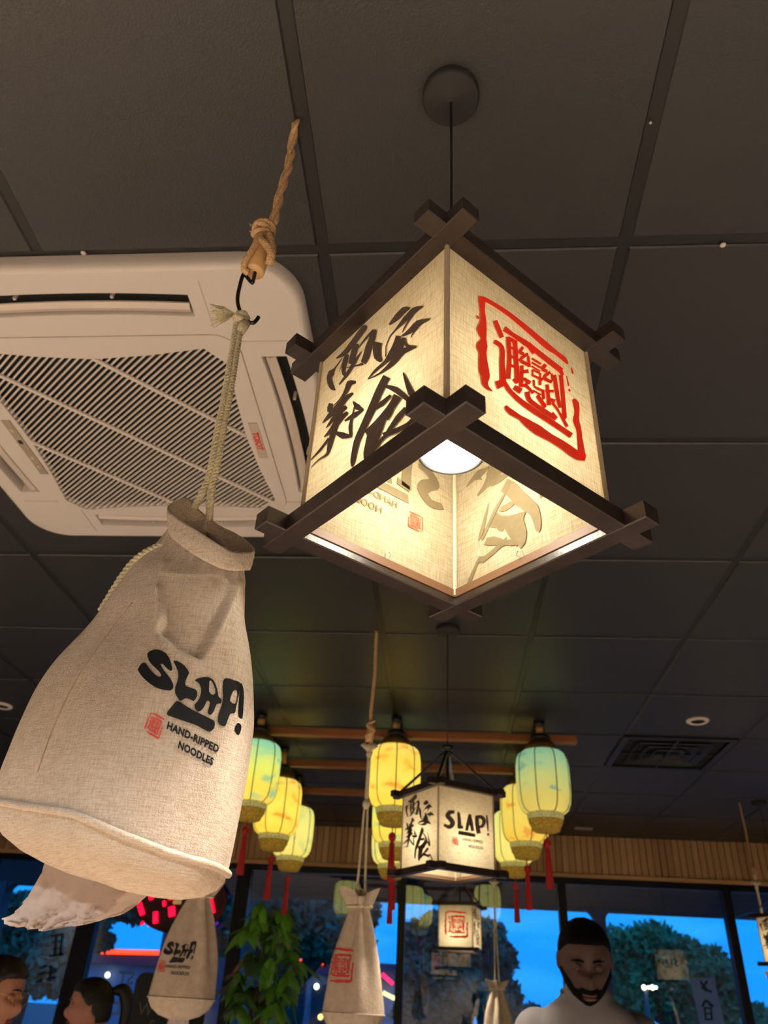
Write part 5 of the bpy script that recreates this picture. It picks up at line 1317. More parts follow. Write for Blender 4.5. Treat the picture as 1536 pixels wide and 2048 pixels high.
# shop row across the car park
MT_STORE = M('painted_block', (132, 140, 160), 0.9, var=0.05, vscale=0.6)
MT_STORED = M('shop_roof_band', (74, 66, 84), 0.8)
MT_DOOR = M('dark_shop_door', (30, 36, 56), 0.4)
def emis(name, c, s): return M(name, c, 0.4, emit=c, estr=s)
NEON_R = emis('red_neon', (255, 60, 24), 4.0); NEON_P = emis('pink_neon', (255, 20, 90), 3.0); NEON_Y = emis('yellow_neon', (255, 246, 150), 2.2); BULB_W = emis('white_bulb', (255, 250, 226), 6.0); BULB_Y = emis('yellow_bulb', (255, 220, 110), 4.0)
YS = 30
def zpx(px, py, y=YS): return ony(px, py, y).z
bl = thing('shop_building', 'long pale shop building across the car park with red neon along its roof', 'building', (-9, YS, -FL - 0.07))
xl, xr = ony(140, 1930, YS).x, ony(800, 1930, YS).x
ztop, zband = zpx(260, 1900), zpx(260, 1930)
mk('wall', MB().box(((xl + xr) / 2, YS + 2, (zband - FL) / 2), (xr - xl, 4, zband + FL)), MT_STORE, bl)
mk('roof_band', MB().box(((xl + xr) / 2, YS + 1.9, (ztop + zband) / 2), (xr - xl + 0.5, 4.4, ztop - zband)), MT_STORED, bl)
for a, b, py, mt in ((200, 325, 1903, NEON_R), (586, 628, 1923, NEON_R), (642, 652, 1925, NEON_R)):
    p, q = ony(a, py, YS - 0.4), ony(b, py + (b - a) * 0.02, YS - 0.4)
    mk('neon_tube', MB().tube([p, q], 0.075, 8), mt, bl)
for px in (590, 640, 520):
    p = ony(px, 2010, YS - 0.1); mk('door', MB().box((p.x, YS - 0.02, -0.3), (0.62, 0.12, 1.9)), MT_DOOR, bl)
for px, py, mt in ((579, 1970, BULB_W), (633, 1973, BULB_W), (215, 1950, BULB_W), (641, 2034, BULB_Y)):
    p = ony(px, py, YS - 0.3); mk('wall_lamp', MB().ell(p, 0.085, 10, 8), mt, bl, True)
b2 = thing('side_building', 'dark gable building behind the black board, its edge against the sky', 'building', (-8, 26, -FL - 0.07))
p, q = ony(327, 1860, 26), ony(470, 1860, 26)
mk('wall', MB().box(((p.x + q.x) / 2, 27, (p.z - FL) / 2), (q.x - p.x, 2, p.z + FL)), MT_STORED, b2)
mk('parapet', MB().box(((p.x + q.x) / 2, 27, p.z + 0.06), (q.x - p.x + 0.2, 2.2, 0.16)), MT_DOOR, b2)
b3 = thing('corner_shop', 'shop at the centre with slanting pink and yellow neon strips', 'building', (-2, 24, -FL - 0.07))
p, q = ony(745, 1925, 24), ony(835, 1925, 24)
mk('wall', MB().box(((p.x + q.x) / 2, 26, (p.z - FL - 0.3) / 2), (q.x - p.x, 3, p.z + FL - 0.3)), MT_STORE, b3)
mk('roof', MB().box(((p.x + q.x) / 2, 26, p.z - 0.28), (q.x - p.x + 0.3, 3.4, 0.2)), MT_STORED, b3)
mk('pink_strip', MB().bar(ony(764, 1948, 24), ony(786, 1968, 24), 0.10, 0.10), NEON_P, b3)
mk('yellow_strip', MB().bar(ony(766, 1985, 24), ony(789, 1997, 24), 0.10, 0.10), NEON_Y, b3)
MT_BLUESIGN = emis('blue_sign_panel', (30, 110, 230), 0.5); MT_BLUESIGN2 = emis('light_blue_sign_panel', (70, 150, 230), 0.5)
sg = thing('parking_sign', 'small blue road sign below the far pendant lamp', 'sign', (ony(914, 2030, 22).x, 22, -FL - 0.07))
p = ony(914, 2022, 22)
mk('sign_panel', MB().box((p.x, 22, p.z), (0.34, 0.03, 0.28)), MT_BLUESIGN, sg); mk('lower_panel', MB().box((p.x, 22, p.z - 0.27), (0.34, 0.03, 0.22)), MT_BLUESIGN2, sg)
mk('post', MB().tube([(p.x, 22.04, -FL - 0.07), (p.x, 22.04, p.z + 0.1)], 0.03, 8), MT_COL, sg)
st = thing('street_light', 'street light glowing through the tree right of the standing man', 'street light', (ony(1290, 2000, 22).x, 22, -FL - 0.07))
p = ony(1290, 1976, 22)
mk('pole', MB().tube([(p.x, 22, -FL - 0.07), (p.x, 22, p.z)], 0.05, 8), MT_COL, st)
for px in (1288, 1297, 1305, 1312): 
    q = ony(px, 1975, 21.9); mk('lamp_head', MB().ell(q, 0.055 if px in (1288, 1305) else 0.035, 10, 8), BULB_W, st, True)

# open sign hanging behind the glass, seen from its back
os_ = thing('open_sign', 'oval black neon sign with broken red tubes hanging in the left window', 'sign', (-2.12, 6.685, 0.66))
YO = 6.685
ov = [(-2.125 + 0.365 * math.cos(2 * PI * k / 48), 0.668 + 0.225 * math.sin(2 * PI * k / 48)) for k in range(48)]
mk('back_plate', MB().prism(ov, YO, YO + 0.03, lambda x, y, z: (x, z, y)), MT_BLACKP, os_)
mk('outer_rim', MB().tube([(x, YO - 0.005, z) for x, z in [(-2.125 + 0.372 * math.cos(2 * PI * k / 48), 0.668 + 0.232 * math.sin(2 * PI * k / 48)) for k in range(48)]], 0.012, 6, closed=True), MT_BLACKP, os_)
RED_T = emis('red_tube', (255, 10, 50), 2.6); PUR_T = emis('violet_tube', (96, 50, 190), 0.6); DIM_T = emis('dim_cream_tube', (190, 165, 100), 0.45)
for (x0, y0, x1, y1, w) in ((299, 1778, 303, 1798, 9), (278, 1806, 285, 1829, 9), (311, 1824, 311, 1846, 9), (341, 1788, 342, 1798, 10), (343, 1814, 344, 1832, 12), (328, 1802, 329, 1812, 6), (361, 1774, 361, 1778, 6), (417, 1784, 424, 1826, 12), (367, 1812, 368, 1817, 4), (283, 1845, 286, 1848, 6)):
    a, b = ony(x0, y0, YO - 0.02), ony(x1, y1, YO - 0.02); mk('red_tube', MB().tube([a, a.lerp(b, .5), b], w * YO / 1490 / 2, 8), RED_T, os_, True)
for (x0, y0, x1, y1) in ((300, 1767, 318, 1764), (326, 1764, 342, 1763), (350, 1765, 367, 1767), (347, 1804, 362, 1804)):
    a, b = ony(x0, y0, YO - 0.02), ony(x1, y1, YO - 0.02); mk('cream_tube', MB().tube([a, b], 0.016, 8), DIM_T, os_, True)
mk('violet_tube', MB().tube(cr([ony(*q, YO - 0.02) for q in ((350, 1757), (372, 1759), (392, 1766))], 5), 0.012, 6), PUR_T, os_, True)
mk('violet_tube', MB().tube(cr([ony(*q, YO - 0.02) for q in ((436, 1845), (424, 1852), (408, 1855))], 5), 0.010, 6), PUR_T, os_, True)
for px in (300, 430):
    p = ony(px, 1790, YO + 0.01); mk('hanging_wire', MB().tube([(p.x, YO + 0.015, 0.80), (p.x, YO + 0.015, 0.970)], 0.002, 5), MT_BLACK, os_)

# painted characters on the left-hand glass and a reflection painted as a blue-white strip on the right-hand glass
MT_DECAL = M('teal_window_lettering', (22, 58, 84), 0.7)
MT_DECALW = M('pale_window_lettering', (190, 206, 214), 0.7, trans=0.6)
MT_REFLECT = M('pale_reflection_strip', (150, 178, 206), 0.8, trans=0.5)  # pale tone of a window reflection, painted as a sheet on the glass
YG = YW + 0.018
def decal(strokes, label, name='window_lettering', mat=None):
    m = MB()
    for st_ in strokes:
        pts = [Vector(q[:2]) for q in st_]; ws = [q[2] for q in st_]
        o = len(m.v)
        for i, p in enumerate(pts):
            t = (pts[min(i + 1, len(pts) - 1)] - pts[max(i - 1, 0)]).normalized(); nn = Vector((-t.y, t.x))
            for s_ in (1, -1):
                q = p + nn * s_ * ws[i] / 2; m.v.append(tuple(ony(q.x, q.y, YG)))
        m.f += [(o + 2 * i, o + 2 * i + 1, o + 2 * i + 3, o + 2 * i + 2) for i in range(len(pts) - 1)]
    return tag(raw(name, m, mat or MT_DECAL, None, local=True), label, 'lettering')
decal([[(102, 1872, 4), (126, 1868, 5)], [(112, 1872, 4), (108, 1912, 4)], [(104, 1884, 3), (124, 1882, 3)], [(124, 1870, 4), (120, 1912, 5)], [(104, 1898, 3), (122, 1896, 3)], [(98, 1912, 4), (126, 1908, 4)],
       [(80, 1936, 4), (92, 1930, 5)], [(74, 1950, 4), (90, 1944, 5)], [(70, 1966, 3), (84, 1958, 5)], [(96, 1932, 4), (112, 1940, 5)], [(94, 1946, 3), (112, 1942, 4)], [(92, 1960, 4), (110, 1954, 4)], [(102, 1930, 3), (98, 1962, 4)]],
      'dark teal painted characters on the far left window pane')
pq = [ony(1380, 1955, YG + 0.001), ony(1428, 1955, YG + 0.001), ony(1452, 2062, YG + 0.001), ony(1402, 2062, YG + 0.001)]
ps = thing('painted_reflection', 'pale painted reflection with dark brush characters on the right window', 'reflection', tuple(pq[0]))
raw('reflection_pane', MB().add([tuple(q) for q in pq], [(0, 1, 2, 3)]), MT_REFLECT, ps, local=False)
m = MB()
for st_ in ([(1400, 1962, 4), (1414, 1982, 7)], [(1414, 1962, 5), (1404, 1978, 6)], [(1410, 1980, 4), (1424, 1984, 5)], [(1412, 2000, 6), (1404, 2014, 5)], [(1412, 2000, 5), (1426, 2014, 7)], [(1407, 2016, 4), (1422, 2016, 4)], [(1409, 2016, 4), (1412, 2040, 4)], [(1422, 2016, 4), (1424, 2040, 5)], [(1410, 2027, 3), (1423, 2027, 3)], [(1411, 2039, 4), (1424, 2039, 4)]):
    a, b = Vector(st_[0][:2]), Vector(st_[1][:2]); t = (b - a).normalized(); nn = Vector((-t.y, t.x)); o = len(m.v)
    for p_, w_ in ((a, st_[0][2]), (b, st_[1][2])):
        for s_ in (1, -1): m.v.append(tuple(ony((p_ + nn * s_ * w_ / 2).x, (p_ + nn * s_ * w_ / 2).y, YG - 0.0005)))
    m.f.append((o, o + 1, o + 3, o + 2))
raw('brush_characters', m, MT_DECAL, ps, local=False)
for txt, px, py, h_ in (('ST', 250, 1968, 0.085), ('YAD', 246, 2030, 0.085)):
    tv, tf = text_mesh(txt, h_ * 1.4, 0.004, 'CENTER'); c_ = ony(px, py, YG)
    tag(raw('window_lettering', MB().add([(c_.x - x, YG, c_.z + y) for x, y in tv], tf), MT_DECALW, None, local=True), 'pale lettering seen from behind, %s of two lines left of the black board' % ('upper' if txt == 'ST' else 'lower'), 'lettering')

# black welcome board on a stand
bd = thing('welcome_board', 'black rounded board with faint grey lettering behind the wordmark bag', 'board', (-1.57, 5.0, -FL))
xa, xb = ony(272, 1960, 5.0).x, ony(418, 1960, 5.0).x; zt = ony(300, 1945, 5.0).z
mk('panel', MB().prism(rrect(xa, xb, -0.75, zt, 0.05, 6), 5.0, 5.03, lambda x, y, z: (x, z, y)), MT_BLACKP, bd)
MT_GREYTXT = M('faint_board_lettering', (104, 98, 92), 0.7)
for txt, px, py in (('W', 291, 2018), ('S', 303, 2052)):
    tv, tf = text_mesh(txt, 0.085, 0.0, 'CENTER'); c_ = ony(px, py, 4.995)
    raw('lettering', MB().add([(c_.x + x, 4.9985, c_.z - 0.03 + y) for x, y in tv], tf), MT_GREYTXT, bd, local=False)
mk('leg', MB().box((xa + 0.05, 5.015, -1.0), (0.04, 0.03, 0.5)), MT_BLACKP, bd); mk('leg', MB().box((xb - 0.05, 5.015, -1.0), (0.04, 0.03, 0.5)), MT_BLACKP, bd)
mk('foot', MB().box((xa + 0.05, 5.015, -FL + 0.015), (0.05, 0.40, 0.03)), MT_BLACKP, bd); mk('foot', MB().box((xb - 0.05, 5.015, -FL + 0.015), (0.05, 0.40, 0.03)), MT_BLACKP, bd)

# indoor tree by the window
MT_LEAF = M('glossy_leaf', (128, 196, 84), 0.22, var=0.3, vscale=9, spec=0.6)
MT_LEAF2 = M('dull_leaf', (128, 168, 110), 0.35, var=0.3, vscale=9)
MT_STEMG = M('green_stem', (92, 120, 58), 0.6); MT_BARKI = M('indoor_bark', (104, 82, 58), 0.8, var=0.25, vscale=20, bump=0.4, bscale=60); MT_POT = M('grey_planter', (88, 86, 84), 0.7); MT_SOIL = M('potting_soil', (40, 30, 24), 0.95)
PX, PY = -1.20, 5.75
pl = thing('potted_tree', 'leafy green indoor tree with drooping leaflets by the window', 'plant', (PX, PY, -FL))
mk('pot', MB().lathe([(0.13, 0.0), (0.17, 0.30), (0.18, 0.36), (0.165, 0.36), (0.155, 0.31), (0.02, 0.31)], n=28, cap1=False), MT_POT, pl, True, True)
mk('soil', MB().lathe([(0.155, 0.312), (0.08, 0.325), (0.01, 0.328)], n=20, cap0=False), MT_SOIL, pl, True, True)
for k_ in range(3):
    mk('trunk', MB().tube([(0.032 * math.cos(2 * PI * k_ / 3 + j * 0.55), 0.032 * math.sin(2 * PI * k_ / 3 + j * 0.55), 0.30 + j * 0.065) for j in range(17)], [0.026 - 0.0007 * j for j in range(17)], 8), MT_BARKI, pl, True, True)
def leaf_mesh(L_, W_):
    rows = []
    for j in range(9):
        t = j / 8; w = W_ * math.sin(PI * min(1, 0.06 + t * 0.94) ** 0.8) ** 0.9 * (1 if t < 1 else 0)
        w = max(w, 0.0006)
        rows.append([(-w, t * L_, -0.10 * L_ * t * t), (-w * 0.5, t * L_, 0.10 * w - 0.10 * L_ * t * t), (0, t * L_, -0.10 * w - 0.10 * L_ * t * t), (w * 0.5, t * L_, 0.10 * w - 0.10 * L_ * t * t), (w, t * L_, -0.10 * L_ * t * t)])
    return MB().grid(rows)
leaf_src = []
for L_, W_, mt in ((0.155, 0.027, MT_LEAF), (0.125, 0.024, MT_LEAF2), (0.180, 0.030, MT_LEAF)):
    o = raw('leaf', leaf_mesh(L_, W_), mt, pl, True); leaf_src.append([o, False])
rl = random.Random(5)
tips = []
for k_ in range(38):
    a = rl.uniform(0, 2 * PI); el = rl.uniform(-0.9, 1.1); rr_ = rl.uniform(0.10, 0.20)
    tips.append(Vector((rr_ * math.cos(a) * (1.15 if el < 0.3 else 0.8), rr_ * math.sin(a), 1.50 + 0.29 * el)))
for tp in tips:
    a0 = Vector((0.02 * rl.uniform(-1, 1), 0.02 * rl.uniform(-1, 1), max(1.10, min(1.48, tp.z - 0.10))))
    mk('stem', MB().tube(cr([a0, a0.lerp(tp, 0.5) + Vector((0, 0, 0.035)), tp], 4), [0.0045 - 0.0003 * i for i in range(9)], 5), MT_STEMG, pl, True, True)
    n_ = rl.randint(5, 7); az0 = rl.uniform(0, 2 * PI)
    for i in range(n_):
        src = rl.choice(leaf_src)
        o = src[0] if not src[1] else src[0].copy()
        if src[1]: C.objects.link(o)
        src[1] = True
        az = az0 + 2 * PI * i / n_ + rl.uniform(-0.25, 0.25); dr = rl.uniform(-1.15, -0.25)
        o.location = tp; o.rotation_euler = (dr, rl.uniform(-0.3, 0.3), az); s_ = rl.uniform(1.0, 1.45); o.scale = (s_, s_, s_)

# ------------------------------------------------------------------ people
def gss(x, s): return math.exp(-(x / s) ** 2)
def face_pt(d, hw=0.074, hd=0.094, hh=0.117):
    """unit direction -> point of a head facing -y, centre between the ears"""
    x, y, z = d.x * hw, d.y * hd, d.z * hh
    f = max(0.0, -d.y)
    if z < 0:                                                     # jaw narrows to the chin
        t = min(1, -z / hh); x *= 1 - 0.34 * t ** 1.5; y = y * (1 - 0.10 * t) - 0.012 * t * f + (0.022 * t if d.y > 0 else 0)
    else:
        t = z / hh; y += 0.006 * (1 - t); k_ = 1 + 0.16 * t * t * (1 - t) * 4 * 0.5; x *= k_; y *= k_; z *= 1 - 0.10 * t * t
    if f > 0.25:
        y -= 0.024 * gss(x, 0.0105 + 0.006 * max(0, min(1, (0.02 - z) / 0.05))) * max(0.0, 1 - abs((z + 0.026) / 0.030) ** 2.2) if -0.056 < z < 0.004 else 0
        y -= 0.007 * gss(x, 0.010) * gss(z - 0.006, 0.014)          # bridge
        for s in (-1, 1):
            y += 0.012 * gss(x - s * 0.030, 0.016) * gss(z - 0.010, 0.012)
            y -= 0.004 * gss(x - s * 0.036, 0.020) * gss(z + 0.020, 0.016)
            y -= 0.005 * gss(x - s * 0.028, 0.022) * gss(z - 0.030, 0.008)
        y -= 0.008 * gss(x, 0.020) * (gss(z + 0.060, 0.005) + gss(z + 0.071, 0.006))
        y += 0.003 * gss(x, 0.022) * gss(z + 0.0655, 0.0025)
        y -= 0.008 * gss(x, 0.018) * gss(z + 0.096, 0.013)
    return Vector((x, y, z))
def head_rows(nu=64, nv=56, fn=None):
    rows = []
    for j in range(nv + 1):
        th = PI * j / nv
        rows.append([face_pt(Vector((math.sin(th) * math.cos(2 * PI * i / nu), math.sin(th) * math.sin(2 * PI * i / nu), math.cos(th)))) for i in range(nu)])
    return rows
def add_head(mb, M4):
    g = MB().grid(head_rows(), True)
    mb.add([M4 @ Vector(v) for v in g.v], g.f)
    for s in (-1, 1):
        mb.ell(M4 @ Vector((s * 0.074, 0.012, -0.008)), (0.012, 0.018, 0.031), 12, 8, M4.to_3x3() @ Matrix.Rotation(-0.25, 3, 'X'))
def shell(M4, mask, off, name, mat, parent, thick=0.010, rough=0.0):
    """hair or beard: the part of the head where mask(p) > 0, lifted by off"""
    rows = head_rows(96, 84); vs = []; idx = {}; fs = []
    flat = [(j, i) for j in range(len(rows)) for i in range(96)]
    keep = {k: mask(rows[k[0]][k[1]]) for k in flat}
    def vid(j, i):
        k = (j, i)
        if k not in idx:
            p = rows[j][i]; m_ = max(0.0, min(1.0, keep[k] / 0.012)); n = Vector((p.x / 0.074 ** 2, p.y / 0.094 ** 2, p.z / 0.117 ** 2)).normalized()
            idx[k] = len(vs); vs.append(M4 @ (p + n * (-0.004 + (off + 0.004) * m_ ** 0.5 + rough * noise3(p, 90))))
        return idx[k]
    for j in range(len(rows) - 1):
        for i in range(96):
            q = [(j, i), (j + 1, i), (j + 1, (i + 1) % 96), (j, (i + 1) % 96)]
            if all(keep[k] > -0.004 for k in q): fs.append(tuple(vid(*k) for k in q))
    return mk(name, MB().add(vs, fs), mat, parent, True)
def limb(mb, pts, rs, n=14):
    pp = cr(pts, 5); m = len(pp) - 1; rr = []
    for i in range(len(pp)):
        t = i / m * (len(rs) - 1); k = min(int(t), len(rs) - 2); rr.append(rs[k] + (rs[k + 1] - rs[k]) * (t - k))
    mb.tube(pp, rr, n); mb.ell(pp[0], rr[0], 12, 8); mb.ell(pp[-1], rr[-1], 12, 8)
def torso(mb, rings, n=28):
    """rings: (centre, half width, half depth)"""
    cs = cr([Vector(c) for c, a, b in rings], 4); m = len(cs) - 1; rows = []
    for i, c in enumerate(cs):
        t = i / m * (len(rings) - 1); k = min(int(t), len(rings) - 2); f = t - k
        a = rings[k][1] * (1 - f) + rings[k + 1][1] * f; b = rings[k][2] * (1 - f) + rings[k + 1][2] * f
        rows.append([c + Vector((a * math.copysign(abs(math.cos(2 * PI * j / n)) ** 0.85, math.cos(2 * PI * j / n)), b * math.copysign(abs(math.sin(2 * PI * j / n)) ** 0.85, math.sin(2 * PI * j / n)), 0)) for j in range(n)])
    g = MB().grid(rows, True); g.f.append(tuple(range(n))); g.f.append(tuple((len(rows) - 1) * n + j for j in range(n))); mb.add(g.v, g.f)
def hand(mb, w, d, up, side):
    """open, slightly curled hand from wrist w along d; up = back of the hand; side = +1 thumb on the left of d"""
    d = d.normalized(); up = (up - d * up.dot(d)).normalized(); lat = d.cross(up) * side
    mb.ell(w + d * 0.045, (0.040, 0.050, 0.017), 14, 8, Matrix((lat, d, up)).transposed())
    for k, (o_, L_) in enumerate(((-0.030, 0.070), (-0.010, 0.080), (0.010, 0.076), (0.029, 0.060))):
        b = w + d * 0.085 + lat * o_; limb(mb, [b, b + d * L_ * 0.5 - up * 0.010, b + d * L_ * 0.85 - up * 0.034], [0.0092, 0.0085, 0.0072], 8)
    b = w + d * 0.025 - lat * 0.034; limb(mb, [b, b - lat * 0.022 + d * 0.026 - up * 0.006, b - lat * 0.030 + d * 0.056 - up * 0.014], [0.0115, 0.0105, 0.0085], 8)
def remeshed(name, mb, mat, parent, voxel, smooth_it=6):
    tmp = mk('tmp', mb, mat, None)
    r_ = tmp.modifiers.new('r', 'REMESH'); r_.mode = 'VOXEL'; r_.voxel_size = voxel
    s_ = tmp.modifiers.new('s', 'SMOOTH'); s_.iterations = smooth_it; s_.factor = 0.5
    dg = bpy.context.evaluated_depsgraph_get(); me = bpy.data.meshes.new_from_object(tmp.evaluated_get(dg))
    bpy.data.objects.remove(tmp)
    off = wloc(parent)
    me.transform(Matrix.Translation(-off)); me.name = name
    for p in me.polygons: p.use_smooth = True
    o = bpy.data.objects.new(name, me); C.objects.link(o); o.parent = parent
    return o
def person(label, foot, yaw, skin, hair, spec):
    """spec gives joints in a frame facing -y with the hip centre over x = y = 0, heights above the floor"""
    t = thing('person', label, 'person', (foot[0], foot[1], -FL))
    Rz = Matrix.Rotation(yaw, 3, 'Z')
    def W(p): return Vector((foot[0], foot[1], -FL)) + Rz @ Vector(p)
    J = {k: [Vector(q) for q in v] for k, v in spec['joints'].items()}
    b = MB()
    torso(b, spec['torso'])
    nb, hc = spec['neck'], Vector(spec['head'])
    Mh = Matrix.Translation(hc) @ Matrix.Rotation(spec.get('head_yaw', 0), 4, 'Z') @ Matrix.Rotation(spec.get('bow', 0), 4, 'X')
    limb(b, [Vector(nb) - Vector((0, 0, 0.05)), Vector(nb), Mh @ Vector((0, 0.022, -0.070))], [0.070, 0.056, 0.054])
    add_head(b, Mh)
    for s in (0, 1):
        limb(b, J['arm'][s * 3:s * 3 + 3], [0.062, 0.046, 0.031]); w, e = J['arm'][s * 3 + 2], J['arm'][s * 3 + 1]
        hand(b, w, (w - e), Vector(spec.get('handup', (0, 0, 1))), 1 if s == 0 else -1)
        limb(b, J['leg'][s * 3:s * 3 + 3], [0.088, 0.060, 0.042])
        ank = J['leg'][s * 3 + 2]; b.ell(ank + Vector((0, -0.06, -0.035)), (0.042, 0.125, 0.040), 14, 8)
    b.v = [tuple(W(v)) for v in b.v]
    body = remeshed('body', b, skin, t, spec.get('voxel', 0.0055), 4)
    Mw = Matrix.Translation(Vector((foot[0], foot[1], -FL))) @ Rz.to_4x4() @ Mh
    # clothes
    c = MB(); g = 0.013
    torso(c, [(q, a + g, d + g) for q, a, d in spec['torso'][1:]])
    for s in (0, 1):
        a0, a1, a2 = J['arm'][s * 3:s * 3 + 3]
        limb(c, [a0, a0.lerp(a1, 0.5), a0.lerp(a1, spec.get('sleeve', 0.8))], [0.076, 0.068, 0.062])
    limb(c, [Vector(nb) - Vector((0, -0.004, 0.055)), Vector(nb) - Vector((0, -0.004, 0.026))], [0.084, 0.066])
    c.v = [tuple(W(v) + Vector((0, 0, 0.004 * noise3(v, 18)))) for v in c.v]
    remeshed('shirt', c, spec['shirt'], t, 0.008, 5)
    cl = [W(Vector(nb) + Vector((0.071 * math.cos(a), 0.004 + 0.066 * math.sin(a), -0.020 + 0.012 * math.sin(a)))) for a in [2 * PI * i / 28 for i in range(28)]]
    mk('collar', MB().tube(cl, 0.0065, 8, closed=True), spec.get('trim', spec['shirt']), t, True)
    c = MB()
    torso(c, [(q, a + 0.016, d + 0.016) for q, a, d in spec['torso'][:3]])
    for s in (0, 1):
        l0, l1, l2 = J['leg'][s * 3:s * 3 + 3]; limb(c, [l0, l1, l1.lerp(l2, 0.92)], [0.104, 0.078, 0.066])
    c.v = [tuple(W(v)) for v in c.v]; remeshed('trousers', c, spec['trousers'], t, 0.010, 5)
    for s in (0, 1):
        ank = J['leg'][s * 3 + 2]; c = MB().ell(ank + Vector((0, -0.058, -0.034)), (0.050, 0.140, 0.046), 16, 10); c.v = [tuple(W(v)) for v in c.v]; mk('shoe', c, MT_BLACKP, t, True)
    # hair, brows, eyes
    shell(Mw, spec['hairmask'], spec.get('hairoff', 0.009), 'hair', hair, t, rough=spec.get('hairrough', 0.0015))
    if 'beardmask' in spec: shell(Mw, spec['beardmask'], 0.008, 'beard', hair, t, rough=0.001)
    br = MB()
    for s in (-1, 1):
        e = Mw @ Vector((s * 0.029, -0.0745, 0.009)); ey = mk('eye', MB().ell(e, 0.0112, 14, 10), MT_EYE, t, True)
        mk('iris', MB().ell(Mw @ Vector((s * 0.029, -0.0822, 0.0040)), 0.0048, 10, 8), MT_IRIS, ey, True)
        mk('eyelid', MB().ell(Mw @ Vector((s * 0.029, -0.0742, 0.0080)), (0.0140, 0.0130, 0.0122), 14, 10, Mw.to_3x3()), skin, ey, True)
        mk('eyebrow', MB().tube(cr([Mw @ Vector((s * 0.013, -0.0930, 0.029)), Mw @ Vector((s * 0.030, -0.0890, 0.031)), Mw @ Vector((s * 0.048, -0.0765, 0.026))], 4), [0.0028] * 4 + [0.0034] * 2 + [0.002] * 3, 6), hair, t, True)
    lp = mk('lips', MB().ell(Mw @ Vector((0, -0.0905, -0.0605)), (0.021, 0.007, 0.0045), 14, 8, Mw.to_3x3()).ell(Mw @ Vector((0, -0.0915, -0.0705)), (0.019, 0.007, 0.0055), 14, 8, Mw.to_3x3()), spec['lip'], t, True)
    return t, Mw
MT_EYE = M('eye_white', (190, 182, 172), 0.3); MT_IRIS = M('dark_iris', (30, 20, 16), 0.2)
MT_SKIN1 = M('dark_brown_skin', (68, 46, 40), 0.65, var=0.06, vscale=20); MT_SKIN2 = M('olive_skin', (176, 122, 98), 0.55, var=0.05, vscale=20); MT_SKIN3 = M('warm_skin', (196, 134, 112), 0.55, var=0.05, vscale=20)
MT_LIP1 = M('dark_lip', (88, 54, 50), 0.5); MT_LIP2 = M('rose_lip', (160, 84, 78), 0.5)
MT_HAIRB = M('black_hair', (6, 6, 7), 0.9, spec=0.1, bump=0.4, bscale=400); MT_HAIRD = M('dark_brown_hair', (30, 22, 20), 0.45, bump=0.4, bscale=200, bstretch=(1, 1, 0.2))
MT_TEE = M('grey_tee', (124, 119, 121), 0.9, var=0.05, vscale=14, bump=0.15, bscale=30); MT_TROUS = M('dark_trousers', (40, 42, 50), 0.9); MT_DTOP = M('dark_top', (34, 26, 36), 0.9); MT_MTOP = M('maroon_top', (70, 34, 48), 0.9)

man, Mm = person('bearded man in a grey tee shirt standing and looking down near the windows', (0.435, 2.84), 0.0, MT_SKIN1, MT_HAIRB, dict(
    torso=[((0, 0.03, 0.84), 0.150, 0.105), ((0, 0.02, 0.95), 0.150, 0.105), ((0, -0.01, 1.05), 0.140, 0.100), ((0, -0.05, 1.15), 0.152, 0.112), ((0, -0.075, 1.230), 0.154, 0.108), ((0, -0.09, 1.282), 0.112, 0.086), ((0, -0.10, 1.314), 0.058, 0.058)],
    neck=(0, -0.11, 1.345), head=(-0.004, -0.165, 1.411), bow=0.44, head_yaw=-0.06,
    joints=dict(arm=[(-0.148, -0.072, 1.210), (-0.235, -0.10, 0.95), (-0.13, -0.30, 0.86), (0.148, -0.072, 1.210), (0.240, -0.10, 0.95), (0.14, -0.30, 0.86)],
                leg=[(-0.085, 0.03, 0.84), (-0.10, 0.0, 0.46), (-0.11, 0.05, 0.085), (0.085, 0.03, 0.84), (0.10, 0.0, 0.46), (0.11, 0.05, 0.085)]),
    shirt=MT_TEE, trousers=MT_TROUS, trim=M('dark_collar', (58, 54, 60), 0.9), lip=MT_LIP1, voxel=0.0048, sleeve=0.85,
    hairmask=lambda p: (p.z - (0.052 + 0.35 * max(0, -p.y - 0.03) - (0.10 if p.y > 0.03 else 0.055 * max(0, (p.y + 0.045) / 0.075)))),
    hairoff=0.007, hairrough=0.0012,
    beardmask=lambda p: min((-0.0415 if abs(p.x) < 0.026 else -0.0415 - 0.012 * gss(abs(p.x) - 0.036, 0.010) + 0.9 * max(0.0, min(0.06, abs(p.x) - 0.040))) - p.z, 0.014 - p.y) if not (abs(p.x) < 0.0165 and -0.0735 < p.z < -0.0565 and p.y < -0.06) else -1))

